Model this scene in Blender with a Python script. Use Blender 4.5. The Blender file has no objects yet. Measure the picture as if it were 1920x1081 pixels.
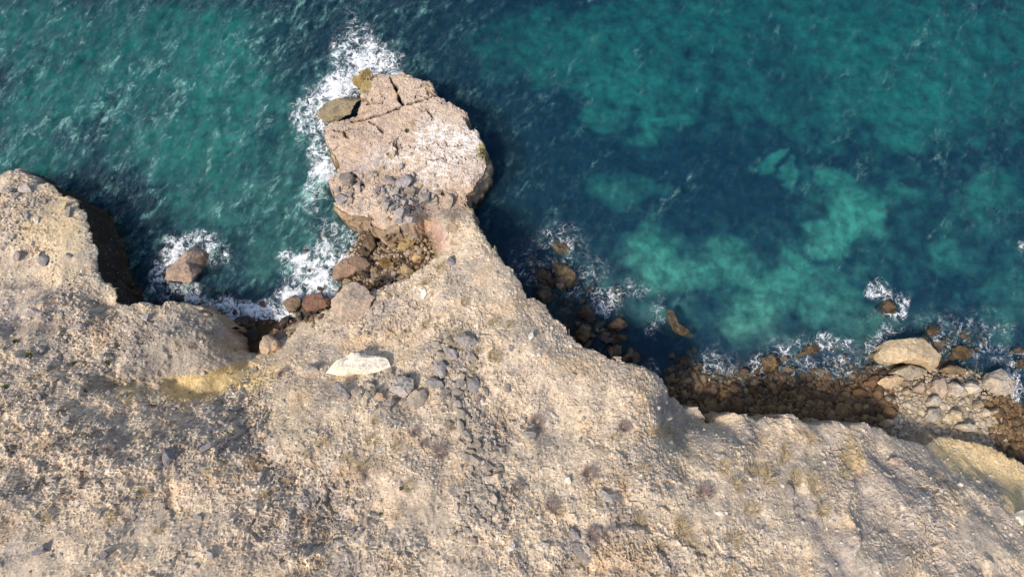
import bpy, bmesh, math, random
import numpy as np
from mathutils import Vector

# ------------------------------------------------------------------ camera, sky, sun, exposure
scene = bpy.context.scene
COL = scene.collection
CAM_Z, TILT, FPX = 64.0, math.radians(14.0), 1280.0
CT, ST = math.cos(TILT), math.sin(TILT)
cam_data = bpy.data.cameras.new("camera")
cam_data.lens, cam_data.sensor_width, cam_data.clip_end = 24.0, 36.0, 3000.0
cam = bpy.data.objects.new("camera", cam_data)
cam.location = (0, 0, CAM_Z)
cam.rotation_euler = (TILT, 0, 0)
COL.objects.link(cam)
scene.camera = cam

SUN_EL = math.radians(52.0)
SUN_AZ = math.radians(180 + 38)            # compass angle (from +X) the sun stands at: low on the left of the picture
sdir = Vector((math.cos(SUN_AZ) * math.cos(SUN_EL), math.sin(SUN_AZ) * math.cos(SUN_EL), math.sin(SUN_EL)))
world = bpy.data.worlds.new("World")
scene.world = world
world.use_nodes = True
wn = world.node_tree
bg = wn.nodes["Background"]
sky = wn.nodes.new("ShaderNodeTexSky")
sky.sky_type = 'NISHITA'
sky.sun_disc = False
sky.sun_elevation = SUN_EL
sky.sun_rotation = math.atan2(sdir.x, sdir.y)
sky.dust_density = 2.0
wn.links.new(sky.outputs[0], bg.inputs[0])
bg.inputs[1].default_value = 0.15
sun_data = bpy.data.lights.new("sun", 'SUN')
sun_data.energy = 3.5
sun_data.angle = math.radians(7.0)
sun_data.color = (1.0, 0.91, 0.79)
sun = bpy.data.objects.new("sun", sun_data)
sun.rotation_euler = sdir.to_track_quat('Z', 'Y').to_euler()
sun.location = (-40, -25, 60)
COL.objects.link(sun)
vs = scene.view_settings
vs.view_transform, vs.look, vs.exposure, vs.gamma = 'Standard', 'None', 0.10, 1.0
vs.use_curve_mapping = False
scene.render.engine = 'CYCLES'
scene.render.filter_size = 1.1
scene.cycles.use_denoising = True
scene.cycles.max_bounces = 6
scene.cycles.diffuse_bounces = 3
scene.cycles.transparent_max_bounces = 12

rng = random.Random(11)
nrng = np.random.default_rng(5)

# ------------------------------------------------------------------ picture <-> place
def proj(x, y, z):
    dz = z - CAM_Z
    dep = y * ST - dz * CT
    return x / dep * FPX + 960.0, 540.5 - (y * CT + dz * ST) / dep * FPX

def unproj(px, py, z):
    dx = (np.asarray(px, float) - 960.0) / FPX
    dy = -(np.asarray(py, float) - 540.5) / FPX
    wy, wz = dy * CT + ST, dy * ST - CT
    t = (np.asarray(z, float) - CAM_Z) / wz
    return dx * t, wy * t

# ------------------------------------------------------------------ noise
def _h(ix, iy, seed):
    n = (ix.astype(np.int64) * 374761393 + iy.astype(np.int64) * 668265263 + seed * 1442695041) & 0xFFFFFFFF
    n = ((n ^ (n >> 13)) * 1274126177) & 0xFFFFFFFF
    n = n ^ (n >> 16)
    return (n & 0xFFFFFF).astype(np.float64) / 0xFFFFFF

def vn(x, y, seed=0):
    ix, iy = np.floor(x), np.floor(y)
    fx, fy = x - ix, y - iy
    ux, uy = fx * fx * fx * (fx * (fx * 6 - 15) + 10), fy * fy * fy * (fy * (fy * 6 - 15) + 10)
    def g(ox, oy):
        a = _h(ix + ox, iy + oy, seed) * 2 * math.pi
        return np.cos(a) * (fx - ox) + np.sin(a) * (fy - oy)
    a = g(0, 0) * (1 - ux) + g(1, 0) * ux
    b = g(0, 1) * (1 - ux) + g(1, 1) * ux
    return (a * (1 - uy) + b * uy) * 1.45

def fbm(x, y, seed=0, o=4, gain=0.5):
    s, a = 0.0, 1.0
    for i in range(o):
        s = s + a * vn(x, y, seed + i * 17)
        x, y, a = x * 2.03 + 7.1, y * 2.03 - 3.3, a * gain
    return s

def ridged(x, y, seed=0, o=4):
    s, a = 0.0, 1.0
    for i in range(o):
        s = s + a * (1 - 2 * np.abs(vn(x, y, seed + i * 31)))
        x, y, a = x * 2.1 + 3.7, y * 2.1 + 9.2, a * 0.5
    return s

def worley(x, y, seed=0):
    ix, iy = np.floor(x), np.floor(y)
    f1 = np.full(x.shape, 9.0); f2 = np.full(x.shape, 9.0)
    r = np.zeros(x.shape); vx = np.zeros(x.shape); vy = np.zeros(x.shape); r2 = np.zeros(x.shape)
    for ox in (-1, 0, 1):
        for oy in (-1, 0, 1):
            cx, cy = ix + ox, iy + oy
            dx = x - (cx + 0.1 + 0.8 * _h(cx, cy, seed)); dy = y - (cy + 0.1 + 0.8 * _h(cx, cy, seed + 1))
            d = np.sqrt(dx * dx + dy * dy)
            m = d < f1
            f2 = np.where(m, f1, np.minimum(f2, d))
            f1 = np.where(m, d, f1)
            vx = np.where(m, dx, vx); vy = np.where(m, dy, vy)
            r = np.where(m, _h(cx, cy, seed + 2), r); r2 = np.where(m, _h(cx, cy, seed + 3), r2)
    return f1, f2, r, r2, vx, vy

def facets(x, y, seed, tilt=0.9, step=0.6):
    f1, f2, r, r2, vx, vy = worley(x, y, seed)
    a = r2 * 2 * math.pi
    return step * (r - 0.5) + tilt * (vx * np.cos(a) + vy * np.sin(a))

def sm(a, b, t):
    t = np.clip((t - a) / (b - a), 0, 1)
    return t * t * (3 - 2 * t)

def blobs(PX, PY, lst, soft=0.5):
    """largest of a list of soft ellipses (cx, cy, rx, ry, degrees, value)"""
    out = np.zeros(PX.shape)
    for cx, cy, rx, ry, deg, v in lst:
        a = math.radians(deg); ca, sa = math.cos(a), math.sin(a)
        dx, dy = PX - cx, PY - cy
        q = np.sqrt(((dx * ca + dy * sa) / rx) ** 2 + ((-dx * sa + dy * ca) / ry) ** 2)
        out = np.maximum(out, v * (1 - sm(1 - soft, 1 + soft, q)))
    return out

def polydist(X, Y, P, closed=True):
    """signed distance (positive inside) to a polygon, or plain distance to a polyline"""
    sh = X.shape; X = X.ravel(); Y = Y.ravel()
    D = np.full(X.shape, 1e9); inside = np.zeros(X.shape, bool)
    n = len(P)
    for i in range(n if closed else n - 1):
        x0, y0 = P[i]; x1, y1 = P[(i + 1) % n]
        ex, ey = x1 - x0, y1 - y0
        L = ex * ex + ey * ey + 1e-12
        t = np.clip(((X - x0) * ex + (Y - y0) * ey) / L, 0, 1)
        dx, dy = X - x0 - t * ex, Y - y0 - t * ey
        np.minimum(D, dx * dx + dy * dy, out=D)
        if closed and y0 != y1:
            c = ((y0 > Y) != (y1 > Y)) & (X < (x1 - x0) * (Y - y0) / (y1 - y0) + x0)
            inside ^= c
    D = np.sqrt(D)
    return (np.where(inside, D, -D) if closed else D).reshape(sh)

def tps(pts, reg=0.02):
    pts = np.array(pts, float)
    n = len(pts)
    sc = 20.0
    P = pts[:, :2] / sc
    r2 = ((P[:, None] - P[None]) ** 2).sum(-1)
    K = 0.5 * r2 * np.log(r2 + 1e-9) + reg * np.eye(n) * 0.05
    A = np.zeros((n + 3, n + 3)); A[:n, :n] = K
    A[:n, n] = A[n, :n] = 1; A[:n, n + 1:] = P; A[n + 1:, :n] = P.T
    w = np.linalg.solve(A, np.concatenate([pts[:, 2], np.zeros(3)]))
    def f(x, y):
        x = x / sc; y = y / sc
        s = w[n] + w[n + 1] * x + w[n + 2] * y
        for i in range(n):
            q = (x - P[i, 0]) ** 2 + (y - P[i, 1]) ** 2
            s = s + w[i] * 0.5 * q * np.log(q + 1e-9)
        return s
    return f

def axis(lo, hi, step, far_lo, far_hi):
    core = list(np.arange(lo, hi + step * 0.5, step))
    s, v = step, hi
    right = []
    while v < far_hi:
        s *= 1.12; v += s; right.append(v)
    s, v = step, lo
    left = []
    while v > far_lo:
        s *= 1.12; v -= s; left.append(v)
    return np.array(left[::-1] + core + right)

# ------------------------------------------------------------------ objects
def new_obj(name, mesh, label=None, cat=None, group=None, kind=None, parent=None):
    o = bpy.data.objects.new(name, mesh)
    COL.objects.link(o)
    if label: o["label"] = label
    if cat: o["category"] = cat
    if group: o["group"] = group
    if kind: o["kind"] = kind
    if parent: o.parent = parent
    return o

def mesh_from(name, V, F, mat=None, smooth=False):
    me = bpy.data.meshes.new(name)
    V = np.asarray(V, np.float32); F = np.asarray(F, np.int32)
    k = F.shape[1]
    me.vertices.add(len(V)); me.vertices.foreach_set("co", V.ravel())
    me.loops.add(F.size); me.loops.foreach_set("vertex_index", F.ravel())
    me.polygons.add(len(F)); me.polygons.foreach_set("loop_start", np.arange(0, F.size, k, dtype=np.int32))
    me.update(calc_edges=True)
    me.validate()
    me.polygons.foreach_set("use_smooth", np.full(len(me.polygons), smooth))
    if mat: me.materials.append(mat)
    return me

def attr(me, name, data):
    data = np.asarray(data, np.float32)
    if data.ndim == 2:
        a = me.attributes.new(name, 'FLOAT_COLOR', 'POINT')
        a.data.foreach_set("color", np.concatenate([data, np.ones((len(data), 1), np.float32)], 1).ravel())
    else:
        a = me.attributes.new(name, 'FLOAT', 'POINT')
        a.data.foreach_set("value", data.ravel())

def grid_faces(nx, ny):
    i = np.arange(nx * ny).reshape(ny, nx)
    return np.stack([i[:-1, :-1], i[:-1, 1:], i[1:, 1:], i[1:, :-1]], -1).reshape(-1, 4)

# ------------------------------------------------------------------ materials
class NT:
    def __init__(s, name):
        s.m = bpy.data.materials.new(name); s.m.use_nodes = True
        s.t = s.m.node_tree; s.t.nodes.clear()
        s.out = s.n("ShaderNodeOutputMaterial")
    def n(s, typ, **kw):
        nd = s.t.nodes.new(typ)
        for k, v in kw.items():
            setattr(nd, k, v)
        return nd
    def l(s, a, b): s.t.links.new(a, b)
    def setin(s, sock, v):
        if hasattr(v, "is_output"): s.l(v, sock)
        else: sock.default_value = v
    def math(s, op, a, b=0.0, c=None):
        nd = s.n("ShaderNodeMath", operation=op)
        s.setin(nd.inputs[0], a); s.setin(nd.inputs[1], b)
        if c is not None: s.setin(nd.inputs[2], c)
        return nd.outputs[0]
    def noise(s, vec, scale, detail=4.0, rough=0.55, dist=0.0):
        nd = s.n("ShaderNodeTexNoise")
        s.l(vec, nd.inputs["Vector"])
        nd.inputs["Scale"].default_value = scale; nd.inputs["Detail"].default_value = detail
        nd.inputs["Roughness"].default_value = rough; nd.inputs["Distortion"].default_value = dist
        return nd
    def ramp(s, fac, lo, hi, smooth=True):
        nd = s.n("ShaderNodeMapRange", interpolation_type='SMOOTHSTEP' if smooth else 'LINEAR')
        s.setin(nd.inputs[0], fac); nd.inputs[1].default_value = lo; nd.inputs[2].default_value = hi
        return nd.outputs[0]
    def maprange(s, fac, a, b, c, d):
        nd = s.n("ShaderNodeMapRange")
        s.setin(nd.inputs[0], fac)
        for i, v in enumerate((a, b, c, d)): nd.inputs[i + 1].default_value = v
        return nd.outputs[0]
    def mixc(s, fac, a, b, mode='MIX'):
        nd = s.n("ShaderNodeMix", data_type='RGBA', blend_type=mode)
        s.setin(nd.inputs["Factor"], fac); s.setin(nd.inputs[6], a); s.setin(nd.inputs[7], b)
        return nd.outputs[2]
    def bump(s, h, strength, dist, normal=None):
        nd = s.n("ShaderNodeBump")
        s.l(h, nd.inputs["Height"]); nd.inputs["Strength"].default_value = strength; nd.inputs["Distance"].default_value = dist
        if normal: s.l(normal, nd.inputs["Normal"])
        return nd.outputs[0]
    def pos(s): return s.n("ShaderNodeNewGeometry").outputs["Position"]
    def attr(s, name): return s.n("ShaderNodeAttribute", attribute_name=name)

def mat_land():
    t = NT("cliff_ground")
    p = t.pos()
    col = t.attr("col").outputs["Color"]
    n1 = t.noise(p, 1.3, 6, 0.65); n2 = t.noise(p, 6.0, 5, 0.7); n3 = t.noise(p, 0.35, 3)
    f = t.maprange(n1.outputs[0], 0.3, 0.7, 0.80, 1.20)
    g = t.maprange(n2.outputs[0], 0.25, 0.75, 0.72, 1.28)
    fg = t.math('MULTIPLY', f, g)
    nd = t.n("ShaderNodeVectorMath", operation='SCALE'); t.l(col, nd.inputs[0]); t.l(fg, nd.inputs["Scale"])
    warm = t.mixc(t.ramp(n3.outputs[0], 0.5, 0.72), nd.outputs[0], (0.97, 0.90, 0.80, 1), 'MULTIPLY')
    # thin pale and dark grit
    vo = t.n("ShaderNodeTexVoronoi"); t.l(p, vo.inputs["Vector"]); vo.inputs["Scale"].default_value = 5.5
    sep = t.n("ShaderNodeSeparateColor"); t.l(vo.outputs["Color"], sep.inputs[0])
    grit = t.math('MULTIPLY', t.ramp(sep.outputs[0], 0.89, 0.93), t.math('SUBTRACT', 1.0, t.ramp(vo.outputs["Distance"], 0.18, 0.34)))
    gcol = t.mixc(sep.outputs[1], (0.25, 0.23, 0.22, 1), (0.70, 0.64, 0.56, 1))
    vo2 = t.n("ShaderNodeTexVoronoi"); t.l(p, vo2.inputs["Vector"]); vo2.inputs["Scale"].default_value = 11.0
    sep2 = t.n("ShaderNodeSeparateColor"); t.l(vo2.outputs["Color"], sep2.inputs[0])
    sp = t.n("ShaderNodeVectorMath", operation='SCALE'); t.l(warm, sp.inputs[0]); t.l(t.maprange(sep2.outputs[0], 0, 1, 0.82, 1.18), sp.inputs["Scale"])
    c2 = t.mixc(t.math('MULTIPLY', grit, 0.75), sp.outputs[0], gcol)
    b = t.n("ShaderNodeBsdfPrincipled")
    t.l(c2, b.inputs["Base Color"]); b.inputs["Roughness"].default_value = 0.95; b.inputs["Specular IOR Level"].default_value = 0.15
    h = t.math('ADD', t.math('MULTIPLY', n2.outputs[0], 0.10), t.math('ADD', t.math('MULTIPLY', n1.outputs[0], 0.14), t.math('MULTIPLY', grit, 0.10)))
    t.l(t.bump(h, 0.8, 0.5), b.inputs["Normal"])
    t.l(b.outputs[0], t.out.inputs[0])
    return t.m

def mat_rock(name="rock", wet=True):
    t = NT(name)
    p = t.pos()
    oi = t.n("ShaderNodeObjectInfo")
    n1 = t.noise(p, 1.1, 6, 0.65); n2 = t.noise(p, 5.0, 5, 0.7)
    f = t.math('MULTIPLY', t.maprange(n1.outputs[0], 0.3, 0.7, 0.62, 1.32), t.maprange(n2.outputs[0], 0.25, 0.75, 0.6, 1.35))
    f = t.math('MULTIPLY', f, t.maprange(oi.outputs["Random"], 0, 1, 0.82, 1.18))
    nd = t.n("ShaderNodeVectorMath", operation='SCALE'); t.l(oi.outputs["Color"], nd.inputs[0]); t.l(f, nd.inputs["Scale"])
    cr = t.noise(p, 1.7, 3, 0.5, 0.7)
    crk = t.math('SUBTRACT', 1.0, t.ramp(t.math('ABSOLUTE', t.math('SUBTRACT', cr.outputs[0], 0.5)), 0.0, 0.022))
    base = t.mixc(t.math('MULTIPLY', t.ramp(n1.outputs[0], 0.52, 0.66), 0.45), nd.outputs[0], (1.0, 0.78, 0.52, 1), 'MULTIPLY')
    base = t.mixc(t.math('MULTIPLY', crk, 0.55), base, (0.30, 0.24, 0.20, 1), 'MULTIPLY')
    sx = t.n("ShaderNodeSeparateXYZ"); t.l(p, sx.inputs[0])
    zz = t.math('ADD', sx.outputs[2], t.math('MULTIPLY', t.math('SUBTRACT', n1.outputs[0], 0.5), 1.6))
    wetm = t.math('SUBTRACT', 1.0, t.ramp(zz, 0.25, 1.0))
    weed = t.mixc(t.ramp(n1.outputs[0], 0.38, 0.66), (0.022, 0.015, 0.010, 1), (0.13, 0.085, 0.043, 1))
    c = t.mixc(t.math('MULTIPLY', wetm, 0.80), base, weed)
    b = t.n("ShaderNodeBsdfPrincipled")
    t.l(c, b.inputs["Base Color"])
    t.l(t.maprange(wetm, 0, 1, 0.93, 0.45), b.inputs["Roughness"]); b.inputs["Specular IOR Level"].default_value = 0.25
    h = t.math('ADD', t.math('MULTIPLY', n2.outputs[0], 0.10), t.math('MULTIPLY', n1.outputs[0], 0.28))
    t.l(t.bump(h, 0.75, 0.8), b.inputs["Normal"])
    t.l(b.outputs[0], t.out.inputs[0])
    return t.m

def mat_attr(name, rough=0.9, scale=3.0, bump=0.3, lo=0.75, hi=1.25):
    t = NT(name)
    p = t.pos()
    n = t.noise(p, scale, 5, 0.65)
    nd = t.n("ShaderNodeVectorMath", operation='SCALE'); t.l(t.attr("col").outputs["Color"], nd.inputs[0])
    t.l(t.maprange(n.outputs[0], 0.28, 0.72, lo, hi), nd.inputs["Scale"])
    b = t.n("ShaderNodeBsdfPrincipled"); t.l(nd.outputs[0], b.inputs["Base Color"]); b.inputs["Roughness"].default_value = rough
    b.inputs["Specular IOR Level"].default_value = 0.2
    t.l(t.bump(n.outputs[0], bump, 0.3), b.inputs["Normal"])
    t.l(b.outputs[0], t.out.inputs[0])
    return t.m

def mat_sea():
    t = NT("sea_water")
    p = t.pos()
    mp = t.n("ShaderNodeMapping"); t.l(p, mp.inputs[0]); mp.vector_type = 'TEXTURE'; mp.inputs["Rotation"].default_value = (0, 0, math.radians(54)); mp.inputs["Scale"].default_value = (1.9, 1.0, 1)
    r1 = t.noise(mp.outputs[0], 1.7, 5, 0.6, 0.6); r2 = t.noise(p, 5.0, 4, 0.6, 0.4)
    chop = t.attr("chop").outputs["Fac"]
    hh = t.math('ADD', t.math('MULTIPLY', r1.outputs[0], 0.55), t.math('MULTIPLY', r2.outputs[0], 0.16))
    hh = t.math('MULTIPLY', hh, chop)
    nrm = t.bump(hh, 1.0, 1.0)
    mp2 = t.n("ShaderNodeMapping", vector_type='TEXTURE'); t.l(p, mp2.inputs[0]); mp2.inputs["Rotation"].default_value = (0, 0, math.radians(57)); mp2.inputs["Scale"].default_value = (1.9, 1.0, 1)
    stn = t.noise(mp2.outputs[0], 1.15, 7, 0.68, 0.7)
    fine = t.noise(mp.outputs[0], 2.1, 6, 0.7, 0.3)
    body = t.math('POWER', t.maprange(t.math('ADD', t.math('MULTIPLY', stn.outputs[0], 0.55), t.math('MULTIPLY', fine.outputs[0], 0.45)), 0.42, 0.66, 0.0, 1.0), 1.9)
    ca = t.attr("crest").outputs["Fac"]
    crest = t.math('MULTIPLY', body, t.math('ADD', t.math('MULTIPLY', t.math('POWER', chop, 2.0), 0.60), t.math('MULTIPLY', ca, 1.9)))
    crest = t.math('MINIMUM', crest, 1.0)
    foam = t.attr("foam").outputs["Fac"]
    tr = t.n("ShaderNodeBsdfTransparent"); tr.inputs[0].default_value = (0.93, 0.99, 1.0, 1)
    df = t.n("ShaderNodeBsdfDiffuse")
    t.l(t.mixc(t.maprange(crest, 0.0, 1.0, 0.0, 1.0), (0.012, 0.075, 0.110, 1), (0.20, 0.42, 0.38, 1)), df.inputs[0]); t.l(nrm, df.inputs["Normal"])  # pale crests: sky reflection on wave slopes painted into the diffuse colour
    m1 = t.n("ShaderNodeMixShader")
    t.l(t.math('ADD', t.math('ADD', 0.10, t.math('MULTIPLY', chop, 0.14)), t.math('MULTIPLY', crest, 0.70)), m1.inputs[0]); t.l(tr.outputs[0], m1.inputs[1]); t.l(df.outputs[0], m1.inputs[2])
    gl = t.n("ShaderNodeBsdfGlossy"); gl.inputs["Roughness"].default_value = 0.33; t.l(nrm, gl.inputs["Normal"])
    fr = t.n("ShaderNodeFresnel"); fr.inputs[0].default_value = 1.20; t.l(nrm, fr.inputs["Normal"])
    m2 = t.n("ShaderNodeMixShader"); t.l(fr.outputs[0], m2.inputs[0]); t.l(m1.outputs[0], m2.inputs[1]); t.l(gl.outputs[0], m2.inputs[2])
    # lacy foam
    w = t.noise(p, 0.8, 2, 0.5)
    sc = t.n("ShaderNodeVectorMath", operation='SCALE'); t.l(w.outputs["Color"], sc.inputs[0]); sc.inputs["Scale"].default_value = 1.3
    ad = t.n("ShaderNodeVectorMath", operation='ADD'); t.l(p, ad.inputs[0]); t.l(sc.outputs[0], ad.inputs[1])
    def lace(scale, wid):
        v = t.noise(ad.outputs[0], scale, 3, 0.5, 0.7)
        return t.math('SUBTRACT', 1.0, t.ramp(t.math('ABSOLUTE', t.math('SUBTRACT', v.outputs[0], 0.5)), 0.0, wid))
    la = t.math('MAXIMUM', lace(0.9, 0.045), t.math('MULTIPLY', lace(2.2, 0.06), 0.8))
    fn = t.noise(ad.outputs[0], 1.5, 5, 0.55, 0.6); fb = t.noise(p, 0.55, 3, 0.6, 0.8)
    val = t.math('ADD', t.math('MULTIPLY', foam, 1.15), t.math('MULTIPLY', t.math('SUBTRACT', fn.outputs[0], 0.5), 1.9))
    val = t.math('ADD', val, t.math('MULTIPLY', la, 0.72))
    val = t.math('ADD', val, t.math('MULTIPLY', t.math('SUBTRACT', fb.outputs[0], 0.5), 1.3))
    fm = t.math('MULTIPLY', t.math('ADD', t.math('MULTIPLY', t.ramp(val, 0.25, 1.2), 0.26), t.math('MULTIPLY', t.ramp(val, 0.70, 1.50), 0.70)), t.ramp(foam, 0.02, 0.3))
    fd = t.n("ShaderNodeBsdfDiffuse"); fd.inputs[0].default_value = (0.84, 0.87, 0.90, 1)
    t.l(t.bump(fn.outputs[0], 0.5, 0.25), fd.inputs["Normal"])
    m3 = t.n("ShaderNodeMixShader"); t.l(fm, m3.inputs[0]); t.l(m2.outputs[0], m3.inputs[1]); t.l(fd.outputs[0], m3.inputs[2])
    t.l(m3.outputs[0], t.out.inputs[0])
    va = t.n("ShaderNodeVolumeAbsorption"); va.inputs["Color"].default_value = (0.06, 0.84, 0.88, 1); va.inputs["Density"].default_value = 0.26
    t.l(va.outputs[0], t.out.inputs["Volume"])
    return t.m

def mat_plain(name, c1, c2):
    t = NT(name)
    p = t.pos(); n = t.noise(p, 4.0, 4, 0.6)
    oi = t.n("ShaderNodeObjectInfo")
    c = t.mixc(t.ramp(n.outputs[0], 0.35, 0.65), c1, c2)
    b = t.n("ShaderNodeBsdfPrincipled"); t.l(c, b.inputs["Base Color"]); b.inputs["Roughness"].default_value = 0.9
    t.l(b.outputs[0], t.out.inputs[0])
    return t.m

M_LAND, M_ROCK, M_SEA = mat_land(), mat_rock(), mat_sea()
M_BED = mat_attr("seabed_floor", 0.95, 1.2, 0.4)
M_GRAVEL = mat_attr("loose_gravel", 0.95, 4.0, 0.3)
M_DRY = mat_plain("dry_twigs", (0.22, 0.17, 0.17, 1), (0.36, 0.27, 0.23, 1))
M_STRAW = mat_plain("straw_stems", (0.38, 0.29, 0.16, 1), (0.50, 0.41, 0.26, 1))
M_GREEN = mat_plain("green_leaves", (0.05, 0.06, 0.018, 1), (0.12, 0.13, 0.04, 1))

# ------------------------------------------------------------------ the land: coast line, heights
COAST = [  # picture x, y and height of the cliff edge, along the shore from the left frame side
 (-60,335,4),(0,327,4),(16,318,4),(33,313,4),(48,323,4),(64,331,4.2),(70,339,4.5),(86,341,5),(104,354,5.2),(115,368,5.5),(138,371,6),(150,379,6),
 (155,395,6.3),(161,421,6.8),(168,436,7),(167,447,7),(180,465,7),(182,486,7.2),(186,507,7.2),(189,523,7.2),(206,531,7),(216,553,6.8),(213,566,6.5),
 (219,568,6),(242,570,6),(266,564,6),(286,567,6),(318,565,6),(344,567,5.6),(365,572,5.2),(383,582,5),(406,593,4.5),(427,608,4),(440,632,3.5),(450,655,2.5),
 (462,668,1.6),(480,660,1.0),(490,640,0.8),(506,622,0.6),(530,612,0.6),(556,600,0.7),(585,592,0.9),(614,578,1.6),(640,560,2.6),(668,545,3.2),
 (706,546,3.6),(742,527,4),(766,522,4.2),(794,497,4.6),(823,478,5),(836,470,5),(828,450,3.6),(810,425,3.2),(790,405,4.6),(772,420,4.6),(755,424,4.6),(737,421,4.4),(716,431,3.6),(698,426,3.0),
 (695,405,3.8),(664,400,3.8),(640,392,3.8),(626,380,4),(616,350,4),(616,337,4),(628,326,4.2),(640,310,4.2),(634,300,4),(622,284,3.8),(612,268,4),(607,253,4),(610,240,4.2),(618,229,4.2),(640,222,3.8),(668,215,3.8),
 (672,198,4),(680,182,4.2),(676,165,4.2),(677,145,4.2),(693,137,4.4),(703,141,5),(729,139,5.5),(755,132,5.8),(779,142,6),(807,156,6.2),(823,177,6.4),(849,193,6.4),
 (872,211,6.4),(883,240,6.4),(896,245,6.4),(906,268,6.2),(914,287,6),(911,315,6),(899,342,5.8),(876,361,5.6),(878,379,5.6),(891,405,5.6),(901,426,5.8),
 (917,452,6),(940,480,6.4),(961,504,6.6),(977,525,6.8),(992,555,7),(1023,571,7.2),(1029,587,7.4),(1055,605,7.8),(1075,628,8),(1094,649,8.2),(1117,652,8.4),
 (1146,670,8.6),(1174,674,8.8),(1211,686,8.8),(1232,702,8.6),(1255,716,8.0),(1257,737,6.5),(1271,755,5),(1284,768,4.4),(1302,768,4),(1326,791,4.5),(1340,788,7.5),(1362,773,8.5),(1373,771,8.6),
 (1401,776,8.6),(1422,789,8.6),(1430,781,8.5),(1456,779,8.5),(1490,779,8.5),(1516,792,8.5),(1539,794,8.4),(1545,789,8.4),(1571,789,8.2),(1597,796,8),(1628,790,7.6),(1657,800,7.4),(1672,816,7.2),
 (1704,826,7.0),(1735,832,6.6),(1767,820,5.0),(1817,824,4.8),(1862,838,4.7),(1903,860,4.6),(1940,880,4.6),(2050,930,4.5)]
lowstack = lambda c: (c[0], c[1], c[2] * (0.54 if 590 < c[0] < 915 and c[1] < 400 else 0.66 if c[0] < 218 and c[1] < 580 else 1.0))
COAST = [lowstack(c) for c in COAST]
cx, cy = unproj([c[0] for c in COAST], [c[1] for c in COAST], [c[2] for c in COAST])
coast = [(-330.0, 60.0), (-120.0, 30.0)] + list(zip(cx.tolist(), cy.tolist())) + [(110.0, -14.0), (330.0, 20.0), (330.0, -330.0), (-330.0, -330.0)]

TOP = [
 (20,335,4.5),(60,360,5.5),(60,420,7.2),(10,460,8),(110,400,6.6),(150,430,7),(120,490,7.8),(60,540,8.2),(170,510,7.5),(195,545,7),(60,590,7.4),(0,625,6.8),(90,605,6.6),(150,585,6.8),(200,575,6.4),
 (0,670,8),(100,650,7.4),(160,640,7.2),(230,610,6.6),(280,590,6.4),(330,600,6.3),(390,610,5.4),(280,650,6.4),(350,650,6.0),(420,650,4.4),(240,700,6.8),(300,695,5.6),(370,695,5.2),(430,690,4.2),
 (330,720,5.2),(400,722,4.8),(460,700,3.6),(240,735,7.0),(305,735,6.2),(200,720,7.4),(290,765,7.0),(360,765,6.4),(420,760,6.0),(470,735,5.8),(510,712,5.2),
 (100,740,9.6),(30,800,11),(150,830,11.2),(260,850,11.2),(400,850,10.8),(480,820,9.6),(460,910,11.4),(100,950,13),(0,1070,14.6),(250,1000,13.2),(300,1090,14.6),(500,1000,12.6),(520,1090,14),
 (560,760,8),(520,690,3.8),(545,655,2.2),(500,665,1.8),(590,640,3.0),(600,680,5.2),(640,620,4.0),(640,700,6.6),(690,610,4.9),(690,700,7.4),(740,560,5.0),(760,620,6.6),(800,530,5.6),(800,700,8.6),
 (700,790,9.8),(850,560,7),(860,460,5.8),(830,410,5.2),(860,390,5.5),(800,390,5.1),(900,500,6.8),(950,560,7.8),(880,650,8.6),(1000,630,8.8),(1080,680,9.2),(980,740,10),(880,780,10.2),(1100,780,10.6),(1180,720,9.7),
 (1225,725,9.2),(1225,770,9.4),(1222,800,9.6),(1262,775,6),(1270,800,6.6),(1310,800,7.2),(1350,810,9),(1400,810,9.2),(1250,850,10.6),(1450,830,9.4),(1400,900,11),(1550,830,9.1),(1620,830,8.6),(1500,950,11.8),(1650,900,10),
 (1700,860,8.2),(1740,860,7.6),(1800,900,8.2),(1840,940,8.6),(1880,990,9.2),(1770,835,5.2),(1820,850,5.0),(1860,880,5.0),(1900,900,4.9),(1910,940,5.4),(1930,990,8.5),(1750,950,10.4),(1700,1050,12.4),(1850,1060,11.5),
 (700,900,11.6),(800,1000,13),(650,1050,13.6),(950,900,11.8),(1000,1030,13.4),(1150,900,11.8),(1200,1040,13.4),(1350,1060,13.2),(1550,1070,13),(1900,1100,12),(900,1100,14.2),
 (700,160,4.8),(760,155,5.9),(840,215,6.5),(880,280,6.3),(800,250,6.3),(720,230,5.5),(650,250,4.7),(640,290,4.2),(680,300,5.2),(780,310,6),(850,340,5.9),(660,350,4.7),(730,350,5.3),(800,360,5.4),(660,385,4.1),(720,400,4.9),(760,405,5),
]
TOP = [lowstack(c) for c in TOP]
tx, ty = unproj([c[0] for c in TOP], [c[1] for c in TOP], [c[2] for c in TOP])
tpts = list(zip(tx.tolist(), ty.tolist(), [c[2] for c in TOP]))
tpts += [(a, b, c[2]) for (a, b), c in list(zip(zip(cx.tolist(), cy.tolist()), COAST))[::2]]
tpts += [(-60, -25, 17), (0, -30, 17), (60, -25, 15), (-90, 5, 10), (90, -12, 9)]
top_fn = tps(tpts)

LX = axis(-50.0, 50.0, 0.1, -320, 320)
LY = axis(-14.0, 37.0, 0.1, -320, 60)
X, Y = np.meshgrid(LX, LY)
print("land grid", X.shape)
far = sm(50, 80, np.maximum(np.abs(X), -Y * 2.0 + 20))
H = np.clip(top_fn(np.clip(X, -75, 75), np.clip(Y, -35, 45)), 0.4, 18)
D = polydist(X, Y, coast)
PX, PY = proj(X, Y, H)
wx, wy = fbm(X * 0.25, Y * 0.25, 3, 4) * 26, fbm(X * 0.25, Y * 0.25, 9, 4) * 26
QX, QY = PX + wx, PY + wy

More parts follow.
